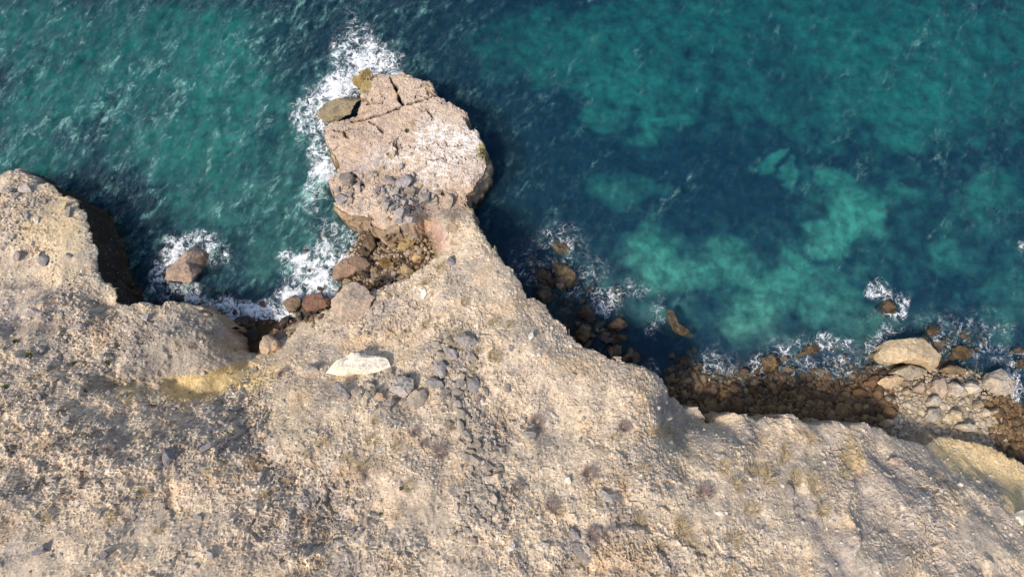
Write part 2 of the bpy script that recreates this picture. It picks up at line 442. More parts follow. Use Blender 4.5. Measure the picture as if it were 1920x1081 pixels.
rocky = blobs(QX, QY, [(150,820,330,160,0,1.0),(430,790,130,80,10,1.0),(100,690,180,50,0,0.9),(330,600,170,60,0,0.75),(560,960,130,120,30,0.9),(640,1060,200,60,0,0.7),(1150,1050,260,50,0,0.8),(1180,930,60,80,0,0.6),
  (80,560,120,70,0,0.5),(130,610,120,45,-25,0.8),(700,600,90,50,0,0.5),(1700,930,120,60,60,0.5),(1620,850,60,40,0,0.6),(1280,770,50,60,0,0.4)], 0.5)
onstack = blobs(PX, PY, [(760,260,190,150,20,1.0),(680,360,90,80,0,1.0)], 0.12)
rubble = blobs(QX, QY, [(860,690,60,110,10,1),(900,800,60,50,0,1),(910,950,70,80,0,0.9),(740,370,80,60,0,0.7),(30,410,60,60,0,0.8),(690,560,60,60,0,0.5),(160,600,60,60,0,0.7),(1000,760,400,220,0,0.35),(1250,950,400,120,0,0.35),(600,800,200,200,0,0.4)], 0.5)
gully = blobs(QX, QY, [(1640,980,300,150,20,1.0),(1500,850,200,60,0,0.6)], 0.4)
edge = 0.30 * facets(X * 0.62, Y * 0.62, 23, 0.7, 0.9) + 0.16 * fbm(X * 0.55, Y * 0.55, 21, 4) + 0.12 * fbm(X * 2.2, Y * 2.2, 25, 2)
Dn = D + edge
WID = 0.45 + blobs(PX, PY, [(800,440,45,50,0,2.6),(470,640,45,45,0,1.2),(560,590,90,40,0,1.4),(1290,765,45,45,0,0.9),(30,325,60,25,0,0.8),], 0.4)

smooth = blobs(QX, QY, [(390,722,95,24,-6,0.95),(545,790,40,80,5,0.8),(40,612,70,14,-18,0.8),(110,440,50,40,0,0.6),(1830,870,100,40,17,0.85),(1900,915,30,45,0,0.8),(1290,765,35,40,0,0.7),(930,520,40,70,-30,0.4),(1480,860,60,30,0,0.5),(1640,900,60,40,0,0.4)], 0.4)
smooth = np.maximum(smooth, 0.9 * sm(-0.05, 0.45, fbm(X * 0.16, Y * 0.16, 37, 5)) * (1 - rubble) * (1 - 0.8 * rocky) * (1 - onstack))
z = H.copy()
big = 0.75 * fbm(X * 0.16, Y * 0.16, 41, 3) + 0.22 * ridged(X * 0.22 + 0.4 * fbm(X * .3, Y * .3, 43, 2), Y * 0.16, 45, 3) * sm(-0.4, 0.5, fbm(X * 0.1, Y * 0.1, 47, 2))
z += big * (0.4 + 0.6 * sm(0, 4, D)) * (1 - onstack)
a = math.radians(-58)
GXr, GYr = X * math.cos(a) - Y * math.sin(a), X * math.sin(a) + Y * math.cos(a)
flank = sm(-10, 14, polydist(QX * .5 + PX * .5, QY * .5 + PY * .5, [(225,712),(232,670),(280,630),(330,605),(410,600),(442,640),(460,672),(405,694),(330,702),(300,716)]))
hollow = sm(-7, 7, polydist(QX * .25 + PX * .75, QY * .25 + PY * .75, [(300,722),(312,706),(345,708),(405,700),(462,676),(486,690),(470,714),(408,741),(365,743),(322,742)]))
smooth = np.maximum(smooth, np.maximum(flank * 0.55, hollow * 0.95))
z -= 0.55 * hollow
z += 0.5 * flank * sm(0.0, 0.7, fbm(X * 0.35, Y * 0.35, 241, 4) + 0.2)
det = gully * 0.55 * ridged(GYr * 0.20 + 0.3 * fbm(X * .2, Y * .2, 77, 2), GXr * 0.045, 51, 3)
wxx, wyy = X + 0.5 * fbm(X * 0.9, Y * 0.9, 61, 3), Y + 0.5 * fbm(X * 0.9, Y * 0.9, 67, 3)
fA1, fA2, rA, rA2, vxA, vyA = worley(wxx * 0.36, wyy * 0.5, 101)
fB1, fB2, rB, rB2, vxB, vyB = worley(wxx * 0.95, wyy * 1.2, 111)
def fct(r, r2, vx, vy, tilt, step):
    return step * (r - 0.5) + tilt * (vx * np.cos(r2 * 6.283) + vy * np.sin(r2 * 6.283))
det += rocky * 0.60 * (0.46 * fct(rA, rA2, vxA, vyA, 0.9, 0.8) + 0.24 * fct(rB, rB2, vxB, vyB, 0.9, 0.9) + 0.11 * facets(wxx * 2.1, wyy * 2.4, 121))
det += (1 - rocky) * (1 - onstack) * 0.24 * fct(rB, rB2, vxB, vyB, 0.8, 0.5) * sm(-0.1, 0.5, fbm(X * 0.2, Y * 0.2, 131, 3))
fC1, fC2, rC, rC2, vxC, vyC = worley(wxx * 2.6, wyy * 2.6, 135)
det += (rubble * 0.15 + 0.10 * rocky + 0.02) * fct(rC, rC2, vxC, vyC, 0.9, 0.9) * (1 - 0.6 * onstack)
det += (0.06 + 0.14 * rocky) * fbm(X * 0.8, Y * 0.8, 141, 5, 0.6) * (1 - 0.6 * onstack) + nrng.normal(size=X.shape) * (0.012 + 0.014 * sm(-0.3, 0.5, fbm(X * 0.4, Y * 0.4, 145, 3)) + 0.010 * rocky)
# bedding, broken plates and open joints on the stack
fD1, fD2, rD, rD2, vxD, vyD = worley(wxx * 0.40 + wyy * 0.12, wyy * 0.75, 161)
det += onstack * 0.6 * (0.14 * fct(rD, rD2, vxD, vyD, 0.5, 0.9) + 0.10 * facets(wxx * 1.1, wyy * 1.8, 171, 0.7, 0.8) + 0.05 * facets(wxx * 3, wyy * 3.4, 175))
joint = onstack * sm(0.06, 0.02, fD2 - fD1) * sm(0.0, 0.4, fbm(X * 0.3, Y * 0.3, 177, 2))
det -= 0.35 * joint
# small stones as bumps
f1, f2, r, r2, _, _ = worley(X * 1.9, Y * 1.9, 181)
bump1 = np.where(r > 0.88 - 0.4 * rubble, np.clip(0.30 - f1, 0, 1) * 0.9 * (0.5 + r2), 0)
det += np.minimum(bump1, 0.12) * (1 - 0.6 * onstack)
f1b, f2b, r3, r4, _, _ = worley(X * 3.6, Y * 3.6, 191)
det += np.where(r3 > 0.78 - 0.3 * rubble, np.minimum(np.clip(0.34 - f1b, 0, 1) * 0.5, 0.07) * (0.5 + r4), 0)
z += det * (1 - 0.85 * smooth) * (1 - 0.85 * sm(0, 9, np.maximum(np.abs(X) - 50, -13 - Y)))
# gullies and furrows
def furrow(line, depth, wid, zl):
    qx, qy = unproj([q[0] for q in line], [q[1] for q in line], zl)
    dd = polydist(X, Y, list(zip(qx.tolist(), qy.tolist())), closed=False) + 0.35 * fbm(X * 0.7, Y * 0.7, 231, 3)
    g = np.exp(-(np.clip(dd, 0, 99) / wid) ** 2)
    return depth * g, g
FUR = [([(1470,880),(1500,940),(1540,1010),(1570,1090)],0.9,0.8,11),([(1670,850),(1700,890),(1740,960),(1790,1040),(1820,1090)],0.9,1.0,10),([(1600,870),(1615,920),(1640,1000)],0.5,0.6,10),([(1800,905),(1840,950),(1880,1000),(1930,1050)],0.8,0.9,9),
  ([(455,800),(490,850),(540,900),(590,960),(640,1020),(700,1060)],0.9,0.9,11),([(420,770),(440,800),(480,830)],0.7,0.7,10),([(560,880),(545,930),(560,985)],0.6,0.6,12),([(150,560),(90,575),(20,600)],0.6,0.7,7),
  ([(300,900),(360,870),(430,880)],0.5,0.6,11.5),([(60,900),(110,890),(130,910)],0.6,0.4,12),([(1180,860),(1175,920),(1165,960)],0.4,0.4,11),([(1420,790),(1425,830),(1400,880)],0.5,0.5,9),([(1535,800),(1545,840),(1590,880)],0.5,0.5,9)]
furm = np.zeros(X.shape)
for ln, dp, wd, zl in FUR:
    dz_, g_ = furrow(ln, dp * 0.38, wd * 1.15, zl); z -= dz_; furm = np.maximum(furm, g_)
# lip, cracks
z -= 0.25 * np.exp(-np.clip(Dn, 0, 9) / 0.25)
CR = [[(731,141),(734,150),(741,162),(747,178),(748,188),(757,196)], [(822,177),(800,186),(780,192),(757,196),(740,203),(720,210),(700,212),(680,216),(655,219)], [(745,258),(742,272),(746,285),(741,292)], [(690,222),(706,232),(716,244)],
      [(622,236),(640,240),(655,232)],[(640,236),(645,248),(652,252)],[(800,205),(812,222),(808,230)],[(660,322),(672,330),(678,345)]]
crackm = np.zeros(X.shape)
for k, pl in enumerate(CR):
    qx, qy = unproj([q[0] for q in pl], [q[1] for q in pl], 3.3)
    dd = polydist(X, Y, list(zip(qx.tolist(), qy.tolist())), closed=False) + 0.14 * fbm(X * 1.3, Y * 1.3, 201, 3)
    wd, dp = ((0.10, 1.3) if k < 1 else (0.07, 0.9) if k < 2 else (0.06, 0.4))
    ck_ = 1 - sm(wd * 0.5, wd * 1.5, dd)
    z -= dp * ck_
    crackm = np.maximum(crackm, ck_ * (1.0 if k < 2 else 0.6))
# rock steps: ravine's south wall and other little scarps
def scarp(line, up, wid=0.35, reach=4.0, zl=8.0):
    """raise the ground on the right-hand (lower) side of a picture line by a sharp step that fades out"""
    global z
    qx, qy = unproj([q[0] for q in line], [q[1] for q in line], zl)
    P = list(zip(qx.tolist(), qy.tolist()))
    dd = polydist(X, Y, P, closed=False)
    y_at = np.interp(X, qx, qy)
    side = (y_at - Y)
    ins = (X > qx.min()) & (X < qx.max())
    fade = np.where(ins, np.clip(1 - dd / reach, 0, 1), 0) * sm(0, 1.5, np.minimum(X - qx.min(), qx.max() - X))
    z = z + up * fade * sm(-wid, wid, side + 0.3 * fbm(X * 1.2, Y * 1.2, 211, 3))
scarp([(225,748),(300,742),(330,748),(410,750),(470,722),(520,705)], 0.2, 0.3, 3.0, 6.5)
scarp([(0,600),(60,585),(120,570),(160,560)], -1.1, 0.8, 3.0, 7.0)
scarp([(820,412+470),(900,905),(1000,925)], 0.0)
scarp([(1120,915),(1150,925),(1180,918)], -0.7, 0.15, 1.6, 11)
scarp([(980,1040),(1060,1010),(1130,990),(1200,985),(1260,1005),(1330,1045)], 0.4, 0.3, 2.5, 13)
scarp([(540,985),(575,960),(600,935)], -0.9, 0.2, 2.0, 12)

# walls
f = np.clip(-Dn / WID, 0, 1)
wallmask = sm(0.02, 0.2, f)
lump = 0.8 * fbm(X * 0.9, Y * 0.9, 221, 3)
z = np.where(Dn < 0, z * (1 - f) + (-6.0) * f + lump * np.sin(f * math.pi), z)
ZL = z
def land_z(x, y):
    """bilinear look-up of the land height"""
    i = np.clip(np.searchsorted(LX, x) - 1, 0, len(LX) - 2); j = np.clip(np.searchsorted(LY, y) - 1, 0, len(LY) - 2)
    u = np.clip((x - LX[i]) / (LX[i + 1] - LX[i]), 0, 1); v = np.clip((y - LY[j]) / (LY[j + 1] - LY[j]), 0, 1)
    return (ZL[j, i] * (1 - u) + ZL[j, i + 1] * u) * (1 - v) + (ZL[j + 1, i] * (1 - u) + ZL[j + 1, i + 1] * u) * v
def land_idx(x, y):
    return np.clip(np.searchsorted(LY, y), 0, len(LY) - 1), np.clip(np.searchsorted(LX, x), 0, len(LX) - 1)

# ground colours, with the left walls' shade painted in
PX, PY = proj(X, Y, z)
QX, QY = PX + wx * 0.9, PY + wy * 0.9
C3 = lambda c: np.array(c, float)
col = np.empty(X.shape + (3,)); col[:] = C3((0.60, 0.482, 0.352))
def lay(mask, c):
    global col
    m = np.clip(mask, 0, 1)[..., None]
    col = col * (1 - m) + C3(c) * m
nb = fbm(X * 0.5, Y * 0.5, 301, 5); nc = fbm(X * 1.6, Y * 1.6, 311, 4); nd_ = fbm(X * 0.12, Y * 0.12, 321, 3)
lay(sm(-0.1, 0.6, nb) * 0.6, (0.47, 0.375, 0.285))
lay(sm(0.15, 0.6, fbm(X * 0.28 + 31, Y * 0.28, 371, 5)) * 0.65, (0.36, 0.31, 0.27))
lay(sm(0.1, 0.7, nd_ + nb * 0.4) * 0.35, (0.66, 0.54, 0.38))
lay(rocky * sm(-0.25, 0.35, nb + 0.5 * nc) * 0.58, (0.345, 0.295, 0.25))
lay(rocky * sm(0.15, 0.6, nc) * 0.3, (0.27, 0.235, 0.205))
lay(rubble * sm(-0.1, 0.4, nc) * 0.6, (0.31, 0.275, 0.24))
lay(gully * sm(-0.1, 0.5, fbm(GYr * 0.3, GXr * 0.08, 331, 4)) * 0.6, (0.34, 0.30, 0.265))
lay(sm(0.35, 0.8, fbm(X * 0.45 + 9, Y * 0.45, 341, 4)) * 0.22, (0.50, 0.38, 0.25))
lay(blobs(QX, QY, [(545,790,45,90,5,0.6),(500,740,60,20,-20,0.4),(1460,800,60,30,0,0.3)]), (0.63, 0.49, 0.325))
lay(blobs(QX, QY, [(100,440,55,45,0,0.75),(130,375,45,16,10,0.5),(110,510,50,40,0,0.3)]), (0.65, 0.51, 0.31))
lay(blobs(PX, PY, [(392,720,112,30,-7,1.0),(240,735,22,22,0,0.7),(450,700,40,16,-25,0.7)], 0.35), (0.62, 0.46, 0.23))
lay(blobs(PX, PY, [(330,642,110,50,0,1.0),(420,650,40,40,0,0.6)], 0.4), (0.33, 0.285, 0.24))
lay(blobs(PX, PY, [(435,738,34,5,-8,0.9)], 0.4), (0.72, 0.66, 0.56))
lay(blobs(PX, PY, [(40,615,70,14,-18,0.7)], 0.5), (0.42, 0.315, 0.22))
lay(blobs(PX, PY, [(1830,860,95,36,17,0.9),(1900,915,30,45,0,0.9)], 0.25), (0.74, 0.54, 0.28))
lay(blobs(QX, QY, [(1590,850,20,35,0,0.6),(1300,790,30,14,0,0.7),(1240,810,25,8,0,0.5)]), (0.50, 0.33, 0.13))
lay(blobs(PX, PY, [(1285,760,40,36,30,0.6)], 0.3), (0.36, 0.31, 0.27))
lay(blobs(QX, QY, [(1150,1040,70,40,0,0.4),(700,880,60,20,0,0.3),(1170,910,20,30,0,0.4),(480,870,25,22,0,0.5)]), (0.42, 0.27, 0.13))
lay(furm * sm(-0.4, 0.3, nb) * 0.45, (0.31, 0.275, 0.25))
lay(blobs(QX, QY, [(1545,990,40,90,-25,0.7),(1740,900,40,70,-30,0.7),(1700,960,30,90,-30,0.4),(1860,930,35,30,0,0.7),(1780,1010,30,70,-35,0.5),(1280,760,40,40,0,0.5),(70,580,90,24,-15,1.0),(110,640,60,35,-20,0.6),(430,800,80,60,20,0.5),(560,960,70,80,30,0.5),(690,570,25,45,0,0.3),(720,590,40,40,0,0.4)], 0.6) * sm(-0.5, 0.2, nc), (0.32, 0.285, 0.265))
lay(blobs(QX, QY, [(855,690,38,75,10,0.9),(885,800,50,38,0,0.8),(900,940,42,48,0,0.8),(745,740,40,30,0,0.5)], 0.35) * sm(-0.6, 0.1, nc), (0.33, 0.29, 0.25))
lay(blobs(PX, PY, [(192,500,14,55,-12,0.8),(205,548,16,22,0,0.8),(160,410,8,40,-5,0.4)], 0.5), (0.68, 0.60, 0.46))
lay(flank * sm(-0.6, 0.2, nc) * 0.9, (0.34, 0.295, 0.245)); lay(hollow * 0.95, (0.64, 0.485, 0.245)); lay(hollow * sm(0.0, 0.5, nc) * 0.4, (0.50, 0.37, 0.18))
# the stack: pinkish beige, bird-white, ochre lichen at the foot
lay(onstack * 0.9, (0.49, 0.375, 0.285))
lay(onstack * sm(0.0, 0.5, nc + nb * 0.6) * 0.55, (0.34, 0.265, 0.235))
lay(blobs(QX, QY, [(780,170,40,35,30,0.6),(850,220,45,25,35,0.6),(890,270,25,40,-20,0.4),(680,385,45,20,0,0.6)]), (0.57, 0.46, 0.36))
wsp = fbm(X * 1.4 + Y * 0.4, Y * 3.0, 351, 5)
lay(blobs(QX, QY, [(845,265,75,38,10,0.75),(870,275,35,22,0,1.0),(800,300,90,30,5,0.55),(840,320,60,30,0,0.45),(790,205,10,8,0,0.6)], 0.6) * sm(-0.45, 0.35, wsp + 0.1), (0.80, 0.77, 0.73))
lay(blobs(QX, QY, [(690,318,35,22,0,0.5)]) * sm(-0.3, 0.3, nc), (0.40, 0.37, 0.38))
lay(blobs(QX, QY, [(690,150,22,16,0,0.8),(905,285,14,14,0,0.8),(765,247,7,6,0,0.8),(728,290,6,5,0,0.8),(725,335,6,6,0,0.6),(660,205,30,10,-30,0.4)]), (0.26, 0.20, 0.06))
lay(blobs(PX, PY, [(812,438,22,36,-38,0.85)], 0.4), (0.47, 0.30, 0.24))
lay(blobs(PX, PY, [(795,408,22,10,30,0.6)], 0.4), (0.42, 0.31, 0.19))
lay(blobs(QX, QY, [(845,430,8,8,0,0.7),(860,425,6,7,0,0.6),(832,445,5,5,0,0.7),(850,455,8,6,0,0.7),(860,435,7,4,0,0.6)], 0.4), (0.22, 0.14, 0.07))
lay(blobs(QX, QY, [(795,550,14,14,0,0.9),(830,680,8,8,0,0.6)]) * sm(-0.3, 0.2, nc), (0.75, 0.72, 0.68))
lay(sm(0.92, 0.97, r) * (f1 < 0.3) * 0.5, (0.60, 0.54, 0.46))
lay(sm(0.93, 0.96, r3) * (f1b < 0.33) * 0.5, (0.66, 0.60, 0.52)); lay(sm(0.10, 0.05, r3) * (f1b < 0.36) * 0.35 * (0.4 + rubble), (0.30, 0.27, 0.24))
piece = (1 + (0.40 * rubble + 0.25 * rocky + 0.06) * (rC - 0.5)) * (1 + (0.25 * rubble + 0.10) * (r3 - 0.5)) * (1 + (0.05 + 0.09 * sm(-0.3, 0.4, fbm(X * 0.3, Y * 0.3, 147, 3))) * nrng.normal(size=X.shape)) * (1 + rocky * 0.5 * (rB - 0.5))
col *= (1 + (piece - 1) * (1 - 0.7 * smooth) * (1 - 0.6 * onstack))[..., None]
lay(joint * 0.6, (0.16, 0.12, 0.10)); lay(crackm * 0.92, (0.05, 0.04, 0.035))
# walls: weathered brown with bands, dark and weedy near the water
lay(wallmask * 0.7, (0.30, 0.215, 0.14))
lay(wallmask * sm(400, 310, PX) * 0.95, (0.022, 0.020, 0.019))  # near-black paints the left walls' shade into their colour
lay(wallmask * sm(0.0, 0.5, fbm(X * 0.3, z * 1.6 + 0.4 * Y, 361, 3)) * 0.5, (0.20, 0.14, 0.09))
lay((1 - sm(0.3, 1.5, z + 0.5 * nb)) * 0.85, (0.075, 0.048, 0.025))
col = np.clip(col, 0.01, 0.85)

keep = (Dn > -WID - 0.5)
F = grid_faces(len(LX), len(LY))
kf = keep.ravel()[F].any(1)
F = F[kf]
used = np.unique(F)
remap = np.full(X.size, -1, np.int32); remap[used] = np.arange(len(used))
V = np.stack([X.ravel(), Y.ravel(), z.ravel()], 1)[used]
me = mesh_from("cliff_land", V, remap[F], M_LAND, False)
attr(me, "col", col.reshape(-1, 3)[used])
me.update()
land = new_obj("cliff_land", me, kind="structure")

# the cliff faces: a sheet of their own along the foot of the edge, bulging and ledged
def gsample(A, x, y):
    i = np.clip(np.searchsorted(LX, x) - 1, 0, len(LX) - 2); j = np.clip(np.searchsorted(LY, y) - 1, 0, len(LY) - 2)
    u = np.clip((x - LX[i]) / (LX[i + 1] - LX[i]), 0, 1); v = np.clip((y - LY[j]) / (LY[j + 1] - LY[j]), 0, 1)
    return (A[j, i] * (1 - u) + A[j, i + 1] * u) * (1 - v) + (A[j + 1, i] * (1 - u) + A[j + 1, i + 1] * u) * v
cp = np.array(coast[2:2 + len(COAST)])
seg = np.r_[0, np.cumsum(np.hypot(*np.diff(cp, axis=0).T))]
ss = np.arange(0, seg[-1], 0.16)
px0, py0 = np.interp(ss, seg, cp[:, 0]), np.interp(ss, seg, cp[:, 1])
DGY, DGX = np.gradient(D, LY, LX)
NT_ = 46
tt = np.linspace(0, 1, NT_)
ztop = gsample(H, px0, py0)
ker = np.ones(9) / 9
gx0, gy0 = gsample(DGX, px0, py0), gsample(DGY, px0, py0)
seen = sm(-0.12, 0.12, np.convolve(np.pad((px0 * gx0 + (py0 + 1.0) * gy0) / np.maximum(np.hypot(px0, py0 + 1.0), 1), 6, mode='edge'), np.ones(13) / 13, 'valid'))   # 1 where the face looks towards the middle of the bay
ztop = np.convolve(np.pad(ztop, 4, mode='edge'), ker, 'valid') - 0.55 + 0.35 * seen
WXs, WYs, WZs = (np.zeros((NT_, len(ss))) for _ in range(3))
x_, y_ = px0.copy(), py0.copy()
wid_s = gsample(WID, px0, py0)
for k, t_ in enumerate(tt):
    zz = ztop * (1 - t_) + (-3.5) * t_
    fz = np.clip((ztop + 0.5 - zz) / (ztop + 6.5), 0, 1)
    q3 = (zz * 0.8 + 3 * np.sin(ss * .05))
    bul = 0.30 * fbm(ss * 0.45, q3 * 0.5, 701, 4) + 0.22 * facets(ss * 0.5, zz * 0.9, 705, 0.7, 0.9) + 0.10 * facets(ss * 1.5, zz * 2.2, 709)
    off = wid_s * fz - 0.16 * (1 - seen) + 0.12 * t_ + (bul * 0.8 + 0.20) * (sm(0.04, 0.35, t_) * (1 - seen) + sm(-0.02, 0.10, t_) * seen)
    for _ in range(5):
        dn = gsample(Dn, x_, y_); gx, gy = gsample(DGX, x_, y_), gsample(DGY, x_, y_)
        gl_ = np.maximum(np.hypot(gx, gy), 0.4)
        e = np.clip((-off - dn), -0.3, 0.3)
        x_ = x_ + e * gx / gl_; y_ = y_ + e * gy / gl_
    WXs[k], WYs[k], WZs[k] = x_, y_, zz
fw = grid_faces(len(ss), NT_)
okw = (wid_s < 0.9)
fw = fw[okw[fw % len(ss)].all(1)][:, ::-1]
wp = np.stack([WXs.ravel(), WYs.ravel(), WZs.ravel()], 1)
S2 = np.tile(ss, (NT_, 1)); wcol = np.empty(WZs.shape + (3,)); wcol[:] = (0.36, 0.27, 0.185)
def layw(m, c):
    global wcol
    m = np.clip(m, 0, 1)[..., None]; wcol = wcol * (1 - m) + np.array(c) * m
layw(sm(-0.1, 0.4, fbm(S2 * 0.15, WZs * 1.2, 711, 4)) * .6, (0.25, 0.18, 0.125))
layw(sm(0.1, 0.6, fbm(S2 * 0.6, WZs * 0.4, 715, 4)) * .5, (0.46, 0.36, 0.25))
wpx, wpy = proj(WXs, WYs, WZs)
layw(sm(400, 310, wpx) * .95, (0.022, 0.020, 0.019))  # shade of the left-hand faces, painted in as near-black
layw((1 - sm(0.2, 1.6, WZs + 0.5 * fbm(S2 * .5, WZs, 719, 3))) * .9, (0.07, 0.045, 0.024))
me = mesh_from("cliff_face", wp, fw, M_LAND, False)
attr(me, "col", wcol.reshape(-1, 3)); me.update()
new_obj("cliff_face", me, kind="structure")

# ------------------------------------------------------------------ the sea floor and the beach
BX = axis(-62, 62, 0.22, -900, 900); BY = axis(-14, 58, 0.22, -60, 1200)
SX, SY = np.meshgrid(BX, BY)
BED = [
 (1340,780,1.1),(1430,770,1.2),(1520,775,1.5),(1620,780,1.9),(1700,790,2.3),(1760,800,2.5),(1820,800,2.1),(1880,830,1.6),(1930,830,1.0),(1300,740,0.35),(1380,740,0.45),(1480,740,0.5),(1580,740,0.6),(1650,740,1.2),(1720,745,1.5),(1780,740,1.5),(1840,745,1.0),(1890,770,0.5),(1915,740,-0.4),
 (1290,700,-0.25),(1380,710,-0.25),(1450,705,-0.35),(1530,705,-0.3),(1600,705,-0.3),(1650,700,0.0),(1700,700,0.6),(1760,690,0.3),(1820,690,-0.2),(1880,700,-0.6),(1250,660,-1.0),(1330,660,-0.9),(1420,660,-0.9),(1510,665,-0.6),(1600,660,-0.7),(1700,640,-0.9),(1800,640,-1.0),(1900,660,-1.2),
 (1170,620,-0.9),(1100,580,-0.9),(1040,520,-1.0),(960,430,-1.8),(1150,540,-1.3),(1250,560,-2.0),(1350,600,-2.0),(1500,580,-2.2),(1650,560,-2.2),(1800,560,-2.4),(1200,450,-2.6),(1400,480,-2.6),(1600,430,-2.8),(1850,430,-3.0),(1000,300,-3.4),(1300,300,-3.6),(1700,250,-4.0),(960,100,-4.4),(1400,60,-5),(1900,60,-5.2),
 (740,500,0.9),(780,480,1.4),(720,460,0.7),(760,440,1.0),(700,520,0.7),(670,520,0.2),(640,520,-0.2),(680,470,0.0),(660,540,0.4),(600,560,-0.4),(560,590,0.0),(520,600,-0.1),(480,620,0.3),(450,610,-0.2),(400,570,-0.7),(540,530,-1.2),(620,450,-1.2),(350,520,-1.2),(250,500,-1.6),(300,400,-2.4),(450,400,-2.2),(560,350,-2.2),(590,230,-2.4),(500,200,-3.4),(250,250,-3.6),(100,250,-3.4),(60,60,-4.6),(400,40,-4.8),(650,70,-3.8),(800,60,-4.6),(940,250,-3.2)]
bx, by = unproj([c[0] for c in BED], [c[1] for c in BED], [c[2] for c in BED])
bed_fn = tps(list(zip(bx.tolist(), by.tolist(), [c[2] for c in BED])) + [(-70, 60, -6.5), (70, 60, -6.5), (0, 70, -7), (-75, 10, -4), (75, 10, -4), (0, -25, 1), (-50, -25, 0), (50, -25, 1)], 0.05)
bz = np.clip(bed_fn(np.clip(SX, -70, 70), np.clip(SY, -20, 65)), -9, 2.8)
bz = bz - 0.6 * sm(60, 300, np.hypot(SX, SY))
bumps = 0.25 * fbm(SX * 0.35, SY * 0.35, 401, 4) + 0.12 * facets(SX * 0.8, SY * 0.8, 405)
bz = bz + bumps * (0.35 + 0.65 * sm(0.2, -1.5, bz)) + 0.38 * fbm(SX * 0.28, SY * 0.28, 407, 3) * sm(1.3, 0.6, bz) * sm(-1.6, -0.6, bz)
UX, UY = proj(SX, SY, bz)
sx_, sy_ = fbm(SX * 0.16, SY * 0.22, 411, 4, 0.5) * 30, fbm(SX * 0.22, SY * 0.22, 417, 4, 0.5) * 30
VX, VY = UX + sx_, UY + sy_
SAND = [(1380,520,290,100,0,0.17),(1630,430,160,110,0,0.17),(1250,240,110,40,0,0.15),(1850,420,130,100,0,0.16),(1560,600,220,60,0,0.15),  # turquoise windows of bare sand
 (1610,400,62,45,0,1.0),(1560,440,60,28,0,0.9),(1225,485,45,60,0,0.95),(1215,440,30,25,0,0.6),(1300,515,80,38,10,0.85),(1380,480,50,35,0,0.7),(1440,540,75,35,20,0.75),(1505,510,60,30,0,0.8),(1410,600,55,42,0,0.85),(1540,560,70,40,0,0.55),(1230,590,40,20,0,0.5),
 (1240,237,55,22,-12,0.75),(1130,225,40,25,0,0.4),(1440,310,20,14,0,0.6),(1565,340,28,22,0,0.6),(1480,330,14,12,0,0.5),(1170,360,60,30,0,0.35),(1700,370,40,30,0,0.35),(1850,370,70,40,0,0.45),(1780,480,50,30,0,0.4),(1600,600,80,30,0,0.45),(1880,560,40,60,0,0.35),
 (1180,160,130,55,5,0.42),(1100,90,180,70,0,0.34),(1640,110,300,150,0,0.36),(1730,200,130,70,-15,0.42),(1400,40,260,70,0,0.32),(1880,100,140,110,0,0.30),(1050,160,60,25,0,0.34),
 (420,130,130,110,20,0.95),(350,270,130,70,0,0.9),(140,160,180,60,-30,0.75),(300,60,150,60,0,0.7),(60,300,90,60,0,0.6),(450,370,150,70,0,0.7),(540,470,110,60,0,0.6),(560,300,60,90,0,0.5),(640,460,60,50,0,0.6),(60,60,120,80,0,0.7),(270,180,90,80,0,0.6)]
DARK = [(1380,400,110,60,-20,0.5),(560,90,90,80,0,0.9),(600,40,80,50,0,0.9),(235,350,50,38,0,0.9),(520,130,70,40,0,0.5),(980,420,70,80,0,0.8),(1290,265,150,40,0,0.6),(1470,130,90,50,60,0.7),(360,520,90,60,0,0.6),(250,520,60,60,0,0.8),(1700,430,60,30,0,0.4),(1430,470,25,20,0,0.6),(1350,545,20,16,0,0.5),(1320,480,16,16,0,0.5)]
sand = blobs(VX, VY, SAND, 0.5)
sand = np.clip(sand + 0.22 * fbm(SX * 0.5, SY * 0.5, 421, 4) * (sand > 0.03), 0, 1)
sand = sand * (0.62 + 0.38 * sm(-0.35, 0.25, fbm(SX * 0.75, SY * 0.75, 425, 4)) * sm(280, 420, UY) + 0.38 * sm(420, 280, UY))
sand = sand * (1 - 0.85 * blobs(VX, VY, DARK, 0.5))
leftmask = sm(760, 560, UX)
bc = np.empty(SX.shape + (3,)); bc[:] = C3((0.030, 0.046, 0.100))
m = sand[..., None]
bc = bc * (1 - m) + C3((0.40, 0.56, 0.42)) * m
pt = sm(0.25, 0.7, fbm(SX * 0.9, SY * 0.9, 431, 4))[..., None]
bc = bc * (1 - 0.35 * pt) + C3((0.05, 0.05, 0.055)) * 0.35 * pt
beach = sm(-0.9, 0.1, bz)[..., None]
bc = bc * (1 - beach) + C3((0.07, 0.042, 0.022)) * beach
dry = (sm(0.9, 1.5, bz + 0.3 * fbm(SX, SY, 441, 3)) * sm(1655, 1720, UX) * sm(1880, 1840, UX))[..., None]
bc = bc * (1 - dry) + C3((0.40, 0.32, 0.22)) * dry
V = np.stack([SX.ravel(), SY.ravel(), bz.ravel()], 1)
me = mesh_from("seabed", V, grid_faces(len(BX), len(BY)), M_BED, True)
attr(me, "col", bc.reshape(-1, 3))
me.update()
seabed = new_obj("seabed", me, kind="structure")
def bed_z(x, y):
    i = np.clip(np.searchsorted(BX, x) - 1, 0, len(BX) - 2); j = np.clip(np.searchsorted(BY, y) - 1, 0, len(BY) - 2)
    u = np.clip((x - BX[i]) / (BX[i + 1] - BX[i]), 0, 1); v = np.clip((y - BY[j]) / (BY[j + 1] - BY[j]), 0, 1)
    return (bz[j, i] * (1 - u) + bz[j, i + 1] * u) * (1 - v) + (bz[j + 1, i] * (1 - u) + bz[j + 1, i + 1] * u) * v
def ground_z(x, y):
    return np.maximum(land_z(x, y), bed_z(x, y))
